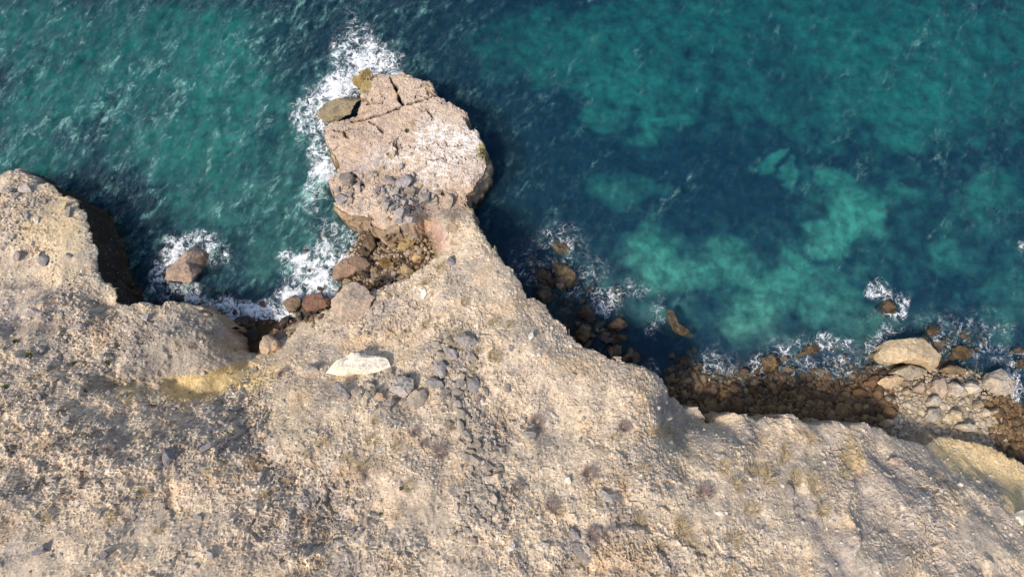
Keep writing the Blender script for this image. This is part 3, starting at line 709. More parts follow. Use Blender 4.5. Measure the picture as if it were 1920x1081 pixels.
def ground_at(px, py):
    """the point of the ground that a picture position shows"""
    zg = np.arange(16.0, -7.0, -0.05)
    x, y = unproj(np.full(zg.shape, px), np.full(zg.shape, py), zg)
    g = ground_z(x, y)
    k = np.argmax(g >= zg)
    return float(x[k]), float(y[k]), float(g[k])

# ------------------------------------------------------------------ the sea surface
N, TILE = 1024, 150.0
kx = np.fft.fftfreq(N, TILE / N) * 2 * math.pi
KX, KY = np.meshgrid(kx, kx)
K = np.hypot(KX, KY) + 1e-6
wdir = math.radians(-38)                  # the wind drives the waves towards the lower right
def spectrum(lp, spread, seed, kmax):
    g = np.random.default_rng(seed)
    ct = (KX * math.cos(wdir) + KY * math.sin(wdir)) / K
    ph = np.exp(-1 / (K * lp) ** 2) / K ** 3.2 * np.abs(ct) ** spread * np.exp(-(K / kmax) ** 2)
    h = np.sqrt(ph) * (g.normal(size=K.shape) + 1j * g.normal(size=K.shape))
    hh = np.real(np.fft.ifft2(h)); s = hh.std()
    dx = np.real(np.fft.ifft2(-1j * KX / K * h)) / s; dy = np.real(np.fft.ifft2(-1j * KY / K * h)) / s
    return hh / s, dx, dy
h1, dx1, dy1 = spectrum(0.45, 2.0, 1, 9.0)
h2, dx2, dy2 = spectrum(1.6, 4.0, 2, 5.0)
def tile(a, x, y):
    u, v = (x / TILE * N) % N, (y / TILE * N) % N
    i, j = u.astype(int) % N, v.astype(int) % N
    fu, fv = u - np.floor(u), v - np.floor(v)
    i1, j1 = (i + 1) % N, (j + 1) % N
    return (a[j, i] * (1 - fu) + a[j, i1] * fu) * (1 - fv) + (a[j1, i] * (1 - fu) + a[j1, i1] * fu) * fv
WX = axis(-64, 64, 0.14, -900, 900); WY = axis(-12, 59, 0.14, -60, 1200)
GX, GY = np.meshgrid(WX, WY)
WPX, WPY = proj(GX, GY, np.zeros(GX.shape))
core = sm(120, 66, np.hypot(GX, GY - 20))
calm = np.clip(1.0 - 0.74 * sm(640, 1150, WPX + 0.3 * (300 - WPY)) - 0.25 * sm(430, 640, WPY), 0.2, 1) * core
LD = np.zeros(GX.shape)
hh1, hh2 = tile(h1, GX, GY), tile(h2, GX, GY)
amp1, amp2 = 0.085 * calm, 0.13 * calm
wz = amp1 * hh1 + amp2 * hh2
ox = 0.9 * (amp1 * tile(dx1, GX, GY) + amp2 * tile(dx2, GX, GY)); oy = 0.9 * (amp1 * tile(dy1, GX, GY) + amp2 * tile(dy2, GX, GY))
patch = fbm(GX * 0.06, GY * 0.06, 501, 3)
crest = np.clip((hh1 * 0.45 + hh2 * 0.55) * 0.5 + patch * 0.35 - 0.15, 0, 1.5) * (0.25 + 0.75 * calm) * core
sw_a = math.radians(55)
su, sv = GX * math.cos(sw_a) + GY * math.sin(sw_a), -GX * math.sin(sw_a) + GY * math.cos(sw_a)
crest = crest + 0.8 * np.clip(fbm(su * 0.07, sv * 0.34, 531, 4) + 0.1, 0, 1) * calm * core  # swell bands where the sky's sheen is painted pale
# thin whitecap streaks lying along the wave backs
sa = math.radians(52)
ux, uy = GX * math.cos(sa) + GY * math.sin(sa), -GX * math.sin(sa) + GY * math.cos(sa)
FOAM = [
 (640,160,62,22,-28,0.95),(690,120,40,34,0,0.80),(720,118,25,20,0,0.85),(600,190,45,20,-30,0.75),(660,95,30,40,20,0.5),(580,215,20,40,20,0.5),(655,70,12,40,10,0.35),
 (612,318,22,20,0,1.0),(597,290,16,50,5,0.6),(600,250,14,40,0,0.55),(592,350,14,40,10,0.4),(650,440,50,18,20,0.4),
 (325,478,22,28,30,0.85),(350,455,40,14,-10,0.5),(305,500,14,30,20,0.6),(398,470,22,22,0,0.42),(330,540,50,12,5,0.45),(365,555,28,14,30,0.75),(300,545,30,16,0,0.4),
 (560,487,28,16,10,1.0),(575,520,28,24,40,0.75),(600,525,30,20,40,0.95),(610,470,18,22,20,0.6),(625,488,18,14,0,0.7),(600,545,26,14,20,0.8),(628,548,14,10,20,0.8),(655,478,50,12,-5,0.8),(690,470,18,14,0,0.95),(680,440,14,22,0,0.55),
 (445,575,60,16,12,0.75),(480,585,50,18,8,0.9),(520,590,30,16,0,0.9),(430,600,16,20,60,0.9),(545,570,22,22,0,0.7),(550,553,16,10,0,0.9),(440,615,10,20,-20,0.9),(560,540,30,30,0,0.45),(400,580,40,14,20,0.5),
 (1050,445,40,22,0,0.38),(1000,500,50,40,20,0.36),(1080,520,50,40,20,0.36),(1135,565,22,24,20,0.66),(1090,550,30,14,20,0.48),(1185,540,26,16,0,0.42),(1230,590,14,40,10,0.38),(1120,500,30,20,0,0.3),(1062,455,16,12,60,0.6),
 (1652,546,16,14,20,0.72),(1690,576,10,20,15,0.95),(1640,548,12,14,0,0.9),(1676,588,14,7,-20,0.7),(1668,545,18,10,20,0.5),(1660,600,60,16,0,0.2),
 (1415,682,16,14,50,0.62),(1468,658,14,14,40,0.62),(1480,690,8,25,-10,0.5),(1430,670,30,16,0,0.38),(1545,642,14,12,40,0.64),(1575,648,16,11,20,0.66),(1560,680,90,30,0,0.40),(1640,645,20,14,-30,0.7),(1660,625,30,10,-20,0.5),(1340,690,40,30,0,0.42),(1325,715,20,14,0,0.5),(1270,710,14,16,0,0.5),
 (1600,700,100,20,0,0.40),(1780,640,60,50,0,0.36),(1850,640,50,50,0,0.34),(1900,720,14,30,-20,0.65),(1905,690,20,30,0,0.5),(1740,640,20,16,0,0.5),(1915,460,10,14,0,0.5),(1220,690,20,10,30,0.4),(1500,640,60,14,0,0.34),(1400,700,60,14,0,0.36)]
FOAM = [(q[0], q[1], q[2] * 1.15, q[3] * 1.15, q[4], q[5] * ((0.60 if q[5] < 0.6 else 0.80) if q[0] > 960 else 1.0)) for q in FOAM]
fnx, fny = fbm(GX * 0.5, GY * 0.5, 511, 3) * 11, fbm(GX * 0.5, GY * 0.5, 517, 3) * 11
foam = blobs(WPX + fnx, WPY + fny, FOAM, 0.85)
cap = np.clip(fbm(ux * 0.16 + 0.3 * hh1, uy * 0.9, 521, 4) + 0.15 * hh1 + 0.25 * hh2 - 0.85, 0, 1) * 0.8
cap = cap * blobs(WPX, WPY, [(300,150,600,330,0,0.8),(1000,60,400,120,0,0.6),(1350,330,300,120,0,0.45),(640,40,120,80,0,0.8)], 0.5) * core
crest = crest + cap * 0.9
V = np.stack([(GX + ox).ravel(), (GY + oy).ravel(), wz.ravel()], 1)
me = mesh_from("sea", V, grid_faces(len(WX), len(WY)), M_SEA, True)
attr(me, "foam", foam.ravel()); attr(me, "crest", crest.ravel()); attr(me, "chop", (0.35 + 0.65 * calm).ravel())
me.update()
sea = new_obj("sea", me, kind="structure")

# ------------------------------------------------------------------ rocks
ICO = {}
for s_ in (1, 2, 3, 4, 5):
    b_ = bmesh.new(); bmesh.ops.create_icosphere(b_, subdivisions=s_, radius=1.0)
    ICO[s_] = (np.array([v.co[:] for v in b_.verts]), np.array([[v.index for v in f.verts] for f in b_.faces])); b_.free()

def n3(v, sc, seed):
    return (vn(v[:, 0] * sc + seed, v[:, 1] * sc + v[:, 2] * sc * 0.7, seed) + vn(v[:, 1] * sc - seed, v[:, 2] * sc + v[:, 0] * sc * 0.6, seed + 5)) * 0.5

def rock_shape(seed, cuts=12, sub=3, rough=0.06, lo=0.5, hi=0.85):
    g = np.random.default_rng(seed)
    v = ICO[sub][0].copy()
    for _ in range(cuts):
        n = g.normal(size=3); n /= np.linalg.norm(n)
        s = v @ n; d = g.uniform(lo, hi)
        v -= np.clip(s - d, 0, None)[:, None] * n
    v /= np.abs(v).max(0)
    nn = n3(v, 1.6, seed % 97) * rough * 1.3 + n3(v, 4.0, seed % 89) * rough * 0.8 + n3(v, 9.0, seed % 83) * rough * 0.4
    v *= (1 + nn)[:, None]
    return v

def boulder(outline, ztop, zmid=None, depth=None, seed=1, color=(0.45, 0.36, 0.27), name="boulder", label=None, cat="boulder", group=None, cuts=12, sub=5, rough=0.05, lo=0.55, hi=0.85, o=None, s=1.0, flat=False):
    """a boulder with a star-shaped ground plan read from the picture: outline in zoom pixels, origin o, zoom s"""
    o = o or (0, 0)
    pts = [(p[0] / s + o[0], p[1] / s + o[1]) for p in outline]
    zmid = ztop * 0.55 if zmid is None else zmid
    xs, ys = unproj([p[0] for p in pts], [p[1] for p in pts], zmid)
    # centroid
    A = 0; mx = my = 0
    for i in range(len(xs)):
        j = (i + 1) % len(xs); c_ = xs[i] * ys[j] - xs[j] * ys[i]; A += c_; mx += (xs[i] + xs[j]) * c_; my += (ys[i] + ys[j]) * c_
    mx /= 3 * A; my /= 3 * A
    th = np.linspace(-math.pi, math.pi, 181)
    R = np.zeros(len(th))
    for k, t_ in enumerate(th):
        dx, dy = math.cos(t_), math.sin(t_)
        for i in range(len(xs)):
            j = (i + 1) % len(xs)
            ax, ay, ex, ey = xs[i] - mx, ys[i] - my, xs[j] - xs[i], ys[j] - ys[i]
            den = dx * ey - dy * ex
            if abs(den) < 1e-9: continue
            t1 = (ax * ey - ay * ex) / den; u = (ax * dy - ay * dx) / den
            if t1 > 0 and -1e-6 <= u <= 1 + 1e-6: R[k] = max(R[k], t1)
    R = np.where(R == 0, R[R > 0].mean(), R)
    v = rock_shape(seed, cuts, sub, rough, lo, hi)
    ang = np.arctan2(v[:, 1], v[:, 0]); rho = np.hypot(v[:, 0], v[:, 1])
    S = np.zeros(73); b_ = np.clip(((ang + math.pi) / (2 * math.pi) * 72).astype(int), 0, 71)
    np.maximum.at(S, b_, rho); S[72] = S[0]
    Sc = np.interp(ang, np.linspace(-math.pi, math.pi, 73) + math.pi / 72, S)
    Rr = np.interp(ang, th, R)
    q = rho / np.maximum(Sc, 0.3) * Rr
    gz = float(ground_z(np.array([mx]), np.array([my]))[0])
    base = min(gz, zmid) - 0.5 if depth is None else depth
    zc = max(base, ztop - 2 * (ztop - zmid)) if ztop - zmid > 0.3 else ztop - 1.0
    hz = ztop - zmid
    vz = np.where(v[:, 2] > 0, v[:, 2] * hz, v[:, 2] * max(zmid - base, 0.3))
    V = np.stack([q * np.cos(ang), q * np.sin(ang), vz], 1)
    gg = np.random.default_rng(seed + 4000)
    ext_ = np.ptp(V, axis=0)[:2].copy()
    for _ in range(14):                     # break flat faces off it
        n = gg.normal(size=3); n[2] = abs(n[2]) + 0.5; n[0] *= 1 / max(ext_[0], .1); n[1] *= 1 / max(ext_[1], .1); n[2] *= 1 / max(hz, .1); n /= np.linalg.norm(n)
        sc_ = V @ n; d_ = np.quantile(sc_, gg.uniform(0.88, 0.985))
        V = V - np.clip(sc_ - d_, 0, None)[:, None] * n
    V[:, :2] *= (ext_ / np.ptp(V[:, :2], axis=0))[None] * 1.04
    size_ = min(np.ptp(V[:, 0]), np.ptp(V[:, 1]))
    nrm_ = V / np.maximum(np.linalg.norm(V, axis=1), 1e-6)[:, None]
    rg = np.abs(n3(V, 1.3, seed % 71)) * 0.10 + np.abs(n3(V, 3.0, seed % 67)) * 0.06
    V = V - nrm_ * (rg * min(size_, 1.6) * (1 + 4 * rough))[:, None]
    me = mesh_from(name, V, ICO[sub][1], M_ROCK, False)
    ob = new_obj(name, me, label, cat, group)
    ob.location = (mx, my, zmid); ob.color = (*color, 1)
    return ob

VAR = {}
def variant(kind, i):
    if (kind, i) not in VAR:
        if kind == "angular": v, f_ = rock_shape(900 + i, 16, 3, 0.025, 0.34, 0.72), ICO[3][1]
        elif kind == "round": v, f_ = rock_shape(700 + i, 9, 3, 0.05, 0.72, 0.95), ICO[3][1]
        else: v, f_ = rock_shape(500 + i, 8, 2, 0.05, 0.5, 0.85), ICO[2][1]
        VAR[kind, i] = mesh_from("stone", v, f_, M_ROCK, False)
    return VAR[kind, i]

GREY, TAN, PALE, WHITE, BROWN, OCHRE, DARKR = (0.38, 0.325, 0.265), (0.43, 0.34, 0.25), (0.55, 0.48, 0.39), (0.74, 0.69, 0.61), (0.24, 0.155, 0.09), (0.36, 0.23, 0.09), (0.12, 0.085, 0.06)
def jit(c, k=0.1):
    m = 1 + rng.uniform(-k, k); return tuple(min(0.85, max(0.01, q * m * (1 + rng.uniform(-0.02, 0.02)))) for q in c)

def stone(px, py, w, h, deg, color, label, group=None, name="stone", cat="stone", kind="angular", tall=0.7, sink=0.3, z=None):
    """a stone of w by h picture pixels turned by deg, resting on the ground the picture shows there (or with its top at z)"""
    x, y, g = ground_at(px, py)
    if z is not None:
        x, y = (float(q) for q in unproj(px, py, z)); g = z
    k = (CAM_Z - g) / math.cos(TILT) / FPX * 0.98
    a_, b_ = w * k * 0.5, h * k * 0.5
    c_ = min(a_, b_) * tall
    ob = new_obj(name, variant(kind, rng.randrange(10)), label, cat, group)
    ob.scale = (a_, b_, c_)
    ob.rotation_euler = (rng.uniform(-.15, .15), rng.uniform(-.15, .15), math.radians(-deg))
    ob.location = (x, y, (g - c_ if z is not None else g + c_ * (1 - 2 * sink)))
    ob.color = (*jit(color, 0.06), 1)
    return ob

# ---- the large boulders, each after its own outline in the picture
Q = 3.84
boulder([(1190,930),(1200,870),(1240,830),(1255,770),(1320,710),(1400,700),(1500,690),(1515,725),(1480,800),(1450,870),(1400,950),(1360,980),(1280,965)], 2.6, 0.4, -2.5, 31, (0.42,0.31,0.24),
  label="large pointed tan boulder alone in the cove with foam on its left", o=(0,280), s=Q, cuts=9, lo=.4, hi=.75)
boulder([(225,920),(260,840),(330,790),(420,775),(490,790),(515,830),(490,870),(440,890),(380,910),(300,930),(250,945)], 2.0, 0.9, -1.5, 32, (0.36,0.25,0.18),
  label="big rounded brown boulder at the mouth of the pit, foam along its upper edge", o=(560,280), s=Q, cuts=8, lo=.6, hi=.9)
boulder([(1370,760),(1390,700),(1440,660),(1500,600),(1570,570),(1640,620),(1720,690),(1670,740),(1640,810),(1600,870),(1500,890),(1420,850)], 6.3, 4.4, 1.0, 33, (0.46,0.37,0.29), name="rock_slab",
  label="large tan slab with a shaded flat right face on the slope left of the neck", cat="rock slab", o=(260,380), s=Q, cuts=7, lo=.35, hi=.7, rough=.03)
boulder([(875,1010),(900,950),(930,940),(1000,990),(1022,1040),(980,1068),(900,1110),(872,1080)], 3.2, 2.0, 0.2, 34, (0.47,0.36,0.26),
  label="smooth tan triangular boulder at the mouth of the yellow ravine", o=(260,380), s=Q, cuts=7, lo=.5, hi=.8)
boulder([(1040,720),(1070,690),(1130,660),(1170,690),(1165,740),(1130,780),(1075,790)], 1.5, 0.7, -0.8, 35, (0.22,0.16,0.11), label="dark brown wave-washed boulder, left of the reddish one at the foam's end", o=(260,380), s=Q)
boulder([(1175,730),(1200,670),(1250,650),(1320,660),(1390,690),(1370,740),(1290,780),(1210,790)], 1.6, 0.8, -0.6, 36, (0.22,0.125,0.09), label="reddish brown flat boulder between the foam and the large tan slab", o=(260,380), s=Q, cuts=16)
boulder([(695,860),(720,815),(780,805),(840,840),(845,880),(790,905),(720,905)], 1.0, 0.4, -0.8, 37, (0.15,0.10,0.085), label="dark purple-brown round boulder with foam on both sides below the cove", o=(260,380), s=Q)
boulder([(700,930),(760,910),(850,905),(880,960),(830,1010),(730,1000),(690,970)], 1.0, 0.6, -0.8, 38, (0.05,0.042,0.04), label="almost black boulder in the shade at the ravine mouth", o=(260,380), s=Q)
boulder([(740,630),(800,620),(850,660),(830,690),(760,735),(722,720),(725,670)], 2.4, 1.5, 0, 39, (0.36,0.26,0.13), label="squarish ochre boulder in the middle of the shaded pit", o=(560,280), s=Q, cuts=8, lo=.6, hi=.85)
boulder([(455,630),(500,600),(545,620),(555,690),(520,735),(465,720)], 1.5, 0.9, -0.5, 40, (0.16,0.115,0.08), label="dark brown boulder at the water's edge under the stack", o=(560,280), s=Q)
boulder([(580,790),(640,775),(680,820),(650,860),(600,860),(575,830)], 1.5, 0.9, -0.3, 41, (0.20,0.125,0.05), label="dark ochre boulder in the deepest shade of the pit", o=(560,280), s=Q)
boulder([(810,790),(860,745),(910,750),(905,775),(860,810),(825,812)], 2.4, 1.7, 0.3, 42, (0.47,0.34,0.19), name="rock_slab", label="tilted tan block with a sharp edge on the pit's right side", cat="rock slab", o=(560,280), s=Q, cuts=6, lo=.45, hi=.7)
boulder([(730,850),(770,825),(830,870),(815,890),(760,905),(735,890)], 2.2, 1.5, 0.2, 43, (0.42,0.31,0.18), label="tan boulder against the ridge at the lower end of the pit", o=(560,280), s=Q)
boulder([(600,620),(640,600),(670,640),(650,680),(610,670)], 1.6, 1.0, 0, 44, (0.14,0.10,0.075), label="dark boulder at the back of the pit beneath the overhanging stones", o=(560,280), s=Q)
# wet ledge beside the stack
boulder([(370,590),(375,570),(430,520),(500,495),(575,485),(600,450),(680,445),(700,470),(640,530),(610,590),(540,605),(480,615),(400,610)], 1.9, 1.0, -2.5, 45, (0.33,0.27,0.17), name="rock_ledge",
  label="low olive-brown ledge sticking out into the foam at the stack's upper left", cat="rock ledge", o=(500,60), s=Q, cuts=8, lo=.3, hi=.6)
boulder([(605,360),(630,335),(665,350),(690,300),(740,295),(770,320),(735,370),(715,410),(690,410),(660,380)], 3.2, 1.6, -1.5, 46, (0.30,0.21,0.09), label="ochre weed-covered rock at the stack's top left corner in the foam", o=(500,60), s=Q, cuts=14)
# rocks in the water right of the neck (origin 940,420)
W = dict(o=(940,420), s=Q)
boulder([(365,150),(400,110),(450,125),(495,170),(500,210),(440,225),(380,200)], 0.42, -0.1, -1.6, 51, (0.28,0.23,0.14), label="half drowned ochre rock with foam, topmost rock right of the neck", **W)
boulder([(175,260),(200,225),(250,225),(285,270),(280,315),(225,310)], -0.25, -0.6, -1.8, 52, (0.36,0.31,0.22), label="pale drowned rock nearest the neck's right side", **W)
boulder([(360,330),(375,270),(420,262),(470,300),(530,350),(560,410),(540,455),(470,450),(440,400),(400,385)], 1.1, 0.3, -1.5, 53, (0.20,0.155,0.09), label="long dark brown rock slanting in the water right of the neck", cuts=14, rough=.09, **W)
boulder([(300,365),(335,340),(400,390),(390,425),(340,425)], 0.3, -0.2, -1.5, 54, (0.24,0.19,0.13), label="dim brown rock just left of the long dark slanting rock", **W)
boulder([(245,500),(280,445),(335,435),(362,470),(360,565),(310,575),(265,540)], 1.0, 0.4, -1.2, 55, (0.25,0.18,0.115), label="brown boulder touching the foot of the neck's diagonal cliff", **W)
boulder([(545,630),(580,590),(640,583),(683,600),(670,650),(610,685),(560,680)], 0.9, 0.2, -1.3, 56, (0.15,0.105,0.06), label="dark wet brown boulder with white foam along its right side", cuts=14, rough=.09, **W)
boulder([(775,490),(800,430),(840,450),(890,500),(860,550),(840,572),(790,530)], -0.3, -0.7, -2, 57, (0.42,0.37,0.26), label="pale diamond-shaped rock fully under water right of the foam", cuts=7, **W)
boulder([(585,440),(640,425),(680,455),(660,490),(610,500)], -0.15, -0.5, -1.8, 58, (0.31,0.25,0.18), label="small drowned tan rock right of the long dark slanting rock", **W)
boulder([(765,730),(800,680),(860,675),(910,720),(900,750),(840,775),(780,770)], 0.9, 0.2, -1.3, 59, (0.27,0.18,0.10), label="pointed brown rock with a pale drowned foot, right of the dark wet one", cuts=10, **W)
boulder([(840,640),(870,620),(890,650),(880,680),(850,680)], -0.1, -0.5, -1.5, 60, (0.34,0.28,0.19), label="small pale drowned rock above the pointed brown one", **W)
boulder([(535,780),(570,720),(620,710),(650,750),(640,810),(590,860),(540,840)], 1.2, 0.5, -1, 61, (0.19,0.115,0.06), label="dark rust-brown boulder close under the diagonal cliff", **W)
boulder([(650,735),(690,700),(745,695),(745,730),(690,765)], 0.0, -0.4, -1.4, 62, (0.33,0.27,0.17), label="flat tan drowned rock beside the dark rust-brown boulder", **W)
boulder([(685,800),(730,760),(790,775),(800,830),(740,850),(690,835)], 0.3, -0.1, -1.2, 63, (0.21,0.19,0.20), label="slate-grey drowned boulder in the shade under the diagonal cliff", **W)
boulder([(800,810),(850,785),(910,800),(910,840),(840,850)], 0.7, 0.1, -1.2, 64, (0.23,0.18,0.09), label="olive-brown flat boulder below the pointed brown rock", **W)
boulder([(785,900),(820,865),(870,880),(870,940),(820,955),(790,940)], 0.9, 0.4, -1, 65, (0.15,0.105,0.06), label="dark boulder low under the diagonal cliff above the cliff's bend", **W)
boulder([(390,620),(430,585),(490,600),(510,640),(450,665),(400,660)], 0.2, -0.2, -1.4, 66, (0.22,0.18,0.15), label="grey-brown drowned rock between the cliff and the dark wet boulder", **W)
boulder([(1185,640),(1205,615),(1240,630),(1260,680),(1300,720),(1350,760),(1392,805),(1360,825),(1290,800),(1230,770),(1200,710)], 0.6, 0.0, -1.8, 67, (0.33,0.25,0.15), label="long slender tan rock alone in the bay, slanting to the lower right", cuts=16, rough=.14, **W)
boulder([(1310,920),(1345,885),(1390,900),(1380,960),(1400,1020),(1380,1060),(1340,1040),(1345,980)], -0.05, -0.45, -1.6, 68, (0.37,0.29,0.20), label="S-shaped drowned tan rock below the long slender one", cuts=14, rough=.12, **W)
# rocks of the right-hand bay (origin 1180,560)
B = dict(o=(1180,560), s=Q)
boulder([(950,470),(960,420),(1020,403),(1080,430),(1090,480),(1050,520),(980,530)], 1.1, 0.3, -1.2, 71, (0.30,0.205,0.10), label="round brown boulder with white foam on both sides off the pebble beach", cuts=14, rough=.08, **B)
boulder([(1180,435),(1200,400),(1250,375),(1270,335),(1330,330),(1380,350),(1360,390),(1310,400),(1250,400),(1200,440)], 0.8, 0.1, -1.3, 72, (0.36,0.25,0.12), label="long ochre rock like a bent finger off the pebble beach", cuts=12, rough=.1, **B)
boulder([(300,600),(330,550),(400,530),(395,565),(340,605)], 0.35, 0.0, -1, 73, (0.29,0.21,0.13), label="elongated brown rock by the reddish tip of the cliff", **B)
boulder([(405,690),(430,630),(480,620),(490,650),(450,690)], 0.6, 0.25, -.8, 74, (0.28,0.205,0.13), label="brown boulder at the left end of the pebble beach", **B)
boulder([(540,860),(560,800),(600,795),(635,850),(600,885),(560,885)], 1.8, 1.2, 0.2, 75, (0.22,0.13,0.07), label="reddish brown block wedged at the beach's left corner", cuts=7, **B)
boulder([(820,640),(855,640),(860,690),(820,705)], 0.9, 0.45, -.5, 76, (0.36,0.27,0.15), label="squarish ochre rock at the water's edge below the round brown boulder", **B)
boulder([(860,590),(900,560),(960,600),(930,625),(870,620)], 0.75, 0.35, -.6, 77, (0.35,0.25,0.16), label="tan rock just below the round brown boulder", **B)
boulder([(1220,560),(1240,535),(1265,550),(1260,580),(1235,585)], 0.45, 0.1, -.7, 78, (0.38,0.29,0.17), label="small square tan rock in the shallows below the finger-like rock", **B)
boulder([(1100,550),(1120,525),(1145,540),(1140,565),(1110,570)], 0.4, 0.1, -.7, 79, (0.33,0.21,0.12), label="small reddish rock in the shallows right of the round brown boulder", **B)
boulder([(1335,650),(1360,630),(1390,640),(1385,670),(1345,670)], 0.8, 0.4, -.4, 80, (0.31,0.26,0.15), label="olive rounded rock at the edge of the wet pebbles", **B)
boulder([(1580,560),(1610,525),(1660,530),(1655,560),(1600,580)], 0.5, 0.1, -.7, 81, (0.38,0.26,0.16), label="orange-tan rock in the shallows left of the huge boulder", **B)
G = dict(o=(1500,560), s=4.505)
boulder([(645,460),(690,390),(740,350),(880,345),(1000,330),(1100,390),(1170,480),(1165,570),(1130,595),(1040,560),(950,540),(850,530),(790,555),(700,540),(650,500)], 3.3, 1.6, -1.5, 82, (0.50,0.39,0.25),
  label="huge cream boulder with a brown weathered left end, largest on the beach", cuts=8, lo=.5, hi=.8, **G)
boulder([(780,625),(850,570),(960,545),(1050,590),(1085,625),(1000,670),(920,690),(850,650)], 2.5, 1.7, 0, 83, (0.43,0.36,0.26), name="rock_slab", cat="rock slab", label="grey-tan wedge slab leaning under the huge cream boulder", cuts=7, lo=.4, hi=.7, **G)
boulder([(660,705),(720,650),(800,640),(870,670),(840,720),(770,765),(715,755)], 2.3, 1.5, 0, 84, (0.46,0.34,0.22), label="tan boulder at the lower left of the wedge slab", cuts=9, **G)
boulder([(1120,730),(1130,680),(1200,670),(1265,760),(1255,820),(1190,840),(1130,800)], 3.1, 2.1, 0.5, 85, (0.44,0.35,0.26), label="tan oval boulder left of the cream-white pair on the beach", cuts=9, **G)
boulder([(1280,790),(1290,710),(1330,695),(1390,750),(1370,800),(1320,835)], 3.1, 2.2, 0.5, 86, (0.66,0.57,0.47), label="cream-white upright boulder, left one of the pair on the beach", cuts=8, **G)
boulder([(1405,740),(1440,700),(1490,710),(1540,760),(1520,800),(1440,800)], 3.0, 2.1, 0.5, 87, (0.66,0.58,0.47), label="cream-white broad boulder, right one of the pair on the beach", cuts=8, **G)
boulder([(1590,720),(1600,680),(1640,620),(1720,590),(1780,640),(1808,710),(1780,780),(1725,825),(1650,790),(1595,760)], 3.6, 1.8, -1.0, 88, (0.60,0.51,0.41), label="large pale angular boulder with a brown cap at the far right of the beach", cuts=8, lo=.5, hi=.8, **G)
boulder([(1265,430),(1310,395),(1400,395),(1455,430),(1440,500),(1370,520),(1290,500)], 0.9, 0.2, -1.4, 89, (0.15,0.095,0.04), label="dark jagged rock with an ochre top in the water right of the huge boulder", cuts=18, rough=.12, **G)
boulder([(1065,270),(1100,225),(1160,225),(1190,260),(1150,300),(1120,325),(1075,300)], 0.8, 0.1, -1.4, 90, (0.21,0.145,0.08), label="small dark rock touching the huge boulder's top right corner", cuts=16, rough=.1, **G)
boulder([(1000,350),(1040,300),(1090,320),(1095,370),(1050,380)], 0.7, 0.0, -1.4, 91, (0.34,0.26,0.15), label="tan foot rock between the huge boulder and the small dark rock", **G)
boulder([(670,50),(730,0),(790,20),(830,90),(810,130),(750,125),(700,90)], 1.1, 0.1, -2.6, 92, (0.14,0.10,0.06), label="dark brown rock ringed by white foam far out in the right bay", cuts=18, rough=.12, **G)
boulder([(1805,430),(1850,405),(1895,420),(1900,460),(1830,465)], 0.4, 0.0, -1.6, 93, (0.36,0.25,0.14), label="flat ochre rock cut by the frame's right edge above the pale angular boulder", **G)
boulder([(1830,560),(1850,510),(1895,505),(1900,590),(1850,590)], 0.6, 0.1, -1.5, 94, (0.29,0.215,0.12), label="brown rock at the frame's right edge beside the pale angular boulder", **G)
boulder([(1180,600),(1250,555),(1340,575),(1405,610),(1395,640),(1310,630),(1230,625)], 1.8, 1.0, -.5, 95, (0.31,0.22,0.13), name="rock_slab", cat="rock slab", label="flat brown slab between the huge boulder and the dark jagged rock", cuts=9, **G)
boulder([(560,720),(590,660),(650,640),(665,700),(640,760),(580,770)], 1.4, 0.8, -.3, 96, (0.22,0.13,0.08), label="reddish brown boulder in the wet pebbles left of the wedge slab", **G)
boulder([(1060,1000),(1090,930),(1160,920),(1195,970),(1170,1040),(1100,1045)], 3.6, 2.8, 1.2, 97, (0.40,0.36,0.30), label="grey boulder in the lit rubble above the cliff's right corner", **G)
boulder([(1085,880),(1110,820),(1160,820),(1195,880),(1150,910),(1100,905)], 3.3, 2.6, 1.0, 98, (0.47,0.41,0.33), label="pale grey boulder right above the grey one in the lit rubble", **G)
boulder([(1265,980),(1300,935),(1370,960),(1400,1010),(1380,1040),(1310,1010)], 3.7, 2.9, 1.2, 99, (0.58,0.46,0.30), label="pale yellow boulder above the yellow rock bench", **G)
boulder([(1475,890),(1510,855),(1565,870),(1560,900),(1510,925)], 3.0, 2.3, .6, 100, (0.45,0.37,0.26), label="tan boulder at the shade's edge left of the pale angular boulder", **G)
boulder([(1540,960),(1560,915),(1590,940),(1600,985),(1560,995)], 3.0, 2.3, .6, 101, (0.57,0.49,0.37), label="pale upright stone at the shade's edge on the right of the lit rubble", **G)
boulder([(1600,955),(1640,925),(1680,920),(1670,960),(1620,985)], 2.6, 2.0, .4, 102, (0.40,0.33,0.24), label="tan stone just right of the pale upright stone", **G)
boulder([(505,990),(520,955),(590,965),(605,1010),(570,1040),(515,1030)], 2.6, 1.9, .5, 103, (0.38,0.27,0.11), label="ochre boulder in the brown pebbles close above the cliff edge", **G)
boulder([(500,925),(540,890),(585,920),(560,955),(510,950)], 2.0, 1.4, .3, 104, (0.32,0.185,0.07), label="rust-ochre boulder above the ochre one in the brown pebbles", **G)
boulder([(680,850),(740,815),(795,820),(760,865),(700,870)], 2.4, 1.9, .4, 105, (0.33,0.25,0.16), name="rock_slab", cat="rock slab", label="thin flat brown slab below the tan boulder on the beach", cuts=7, **G)
boulder([(715,1070),(720,1010),(760,1015),(790,1060),(770,1090),(725,1090)], 4.2, 3.4, 1.4, 106, (0.50,0.39,0.25), label="tan block standing against the cliff edge at the beach's right part", **G)
boulder([(860,700),(900,685),(955,700),(950,735),(890,740)], 2.0, 1.4, .2, 107, (0.36,0.27,0.20), label="brown stone tucked under the wedge slab's right end", **G)
boulder([(945,780),(970,740),(1020,700),(1065,740),(1060,790),(980,795)], 2.4, 1.7, .3, 108, (0.37,0.285,0.21), label="brown three-cornered boulder left of the tan oval boulder", **G)
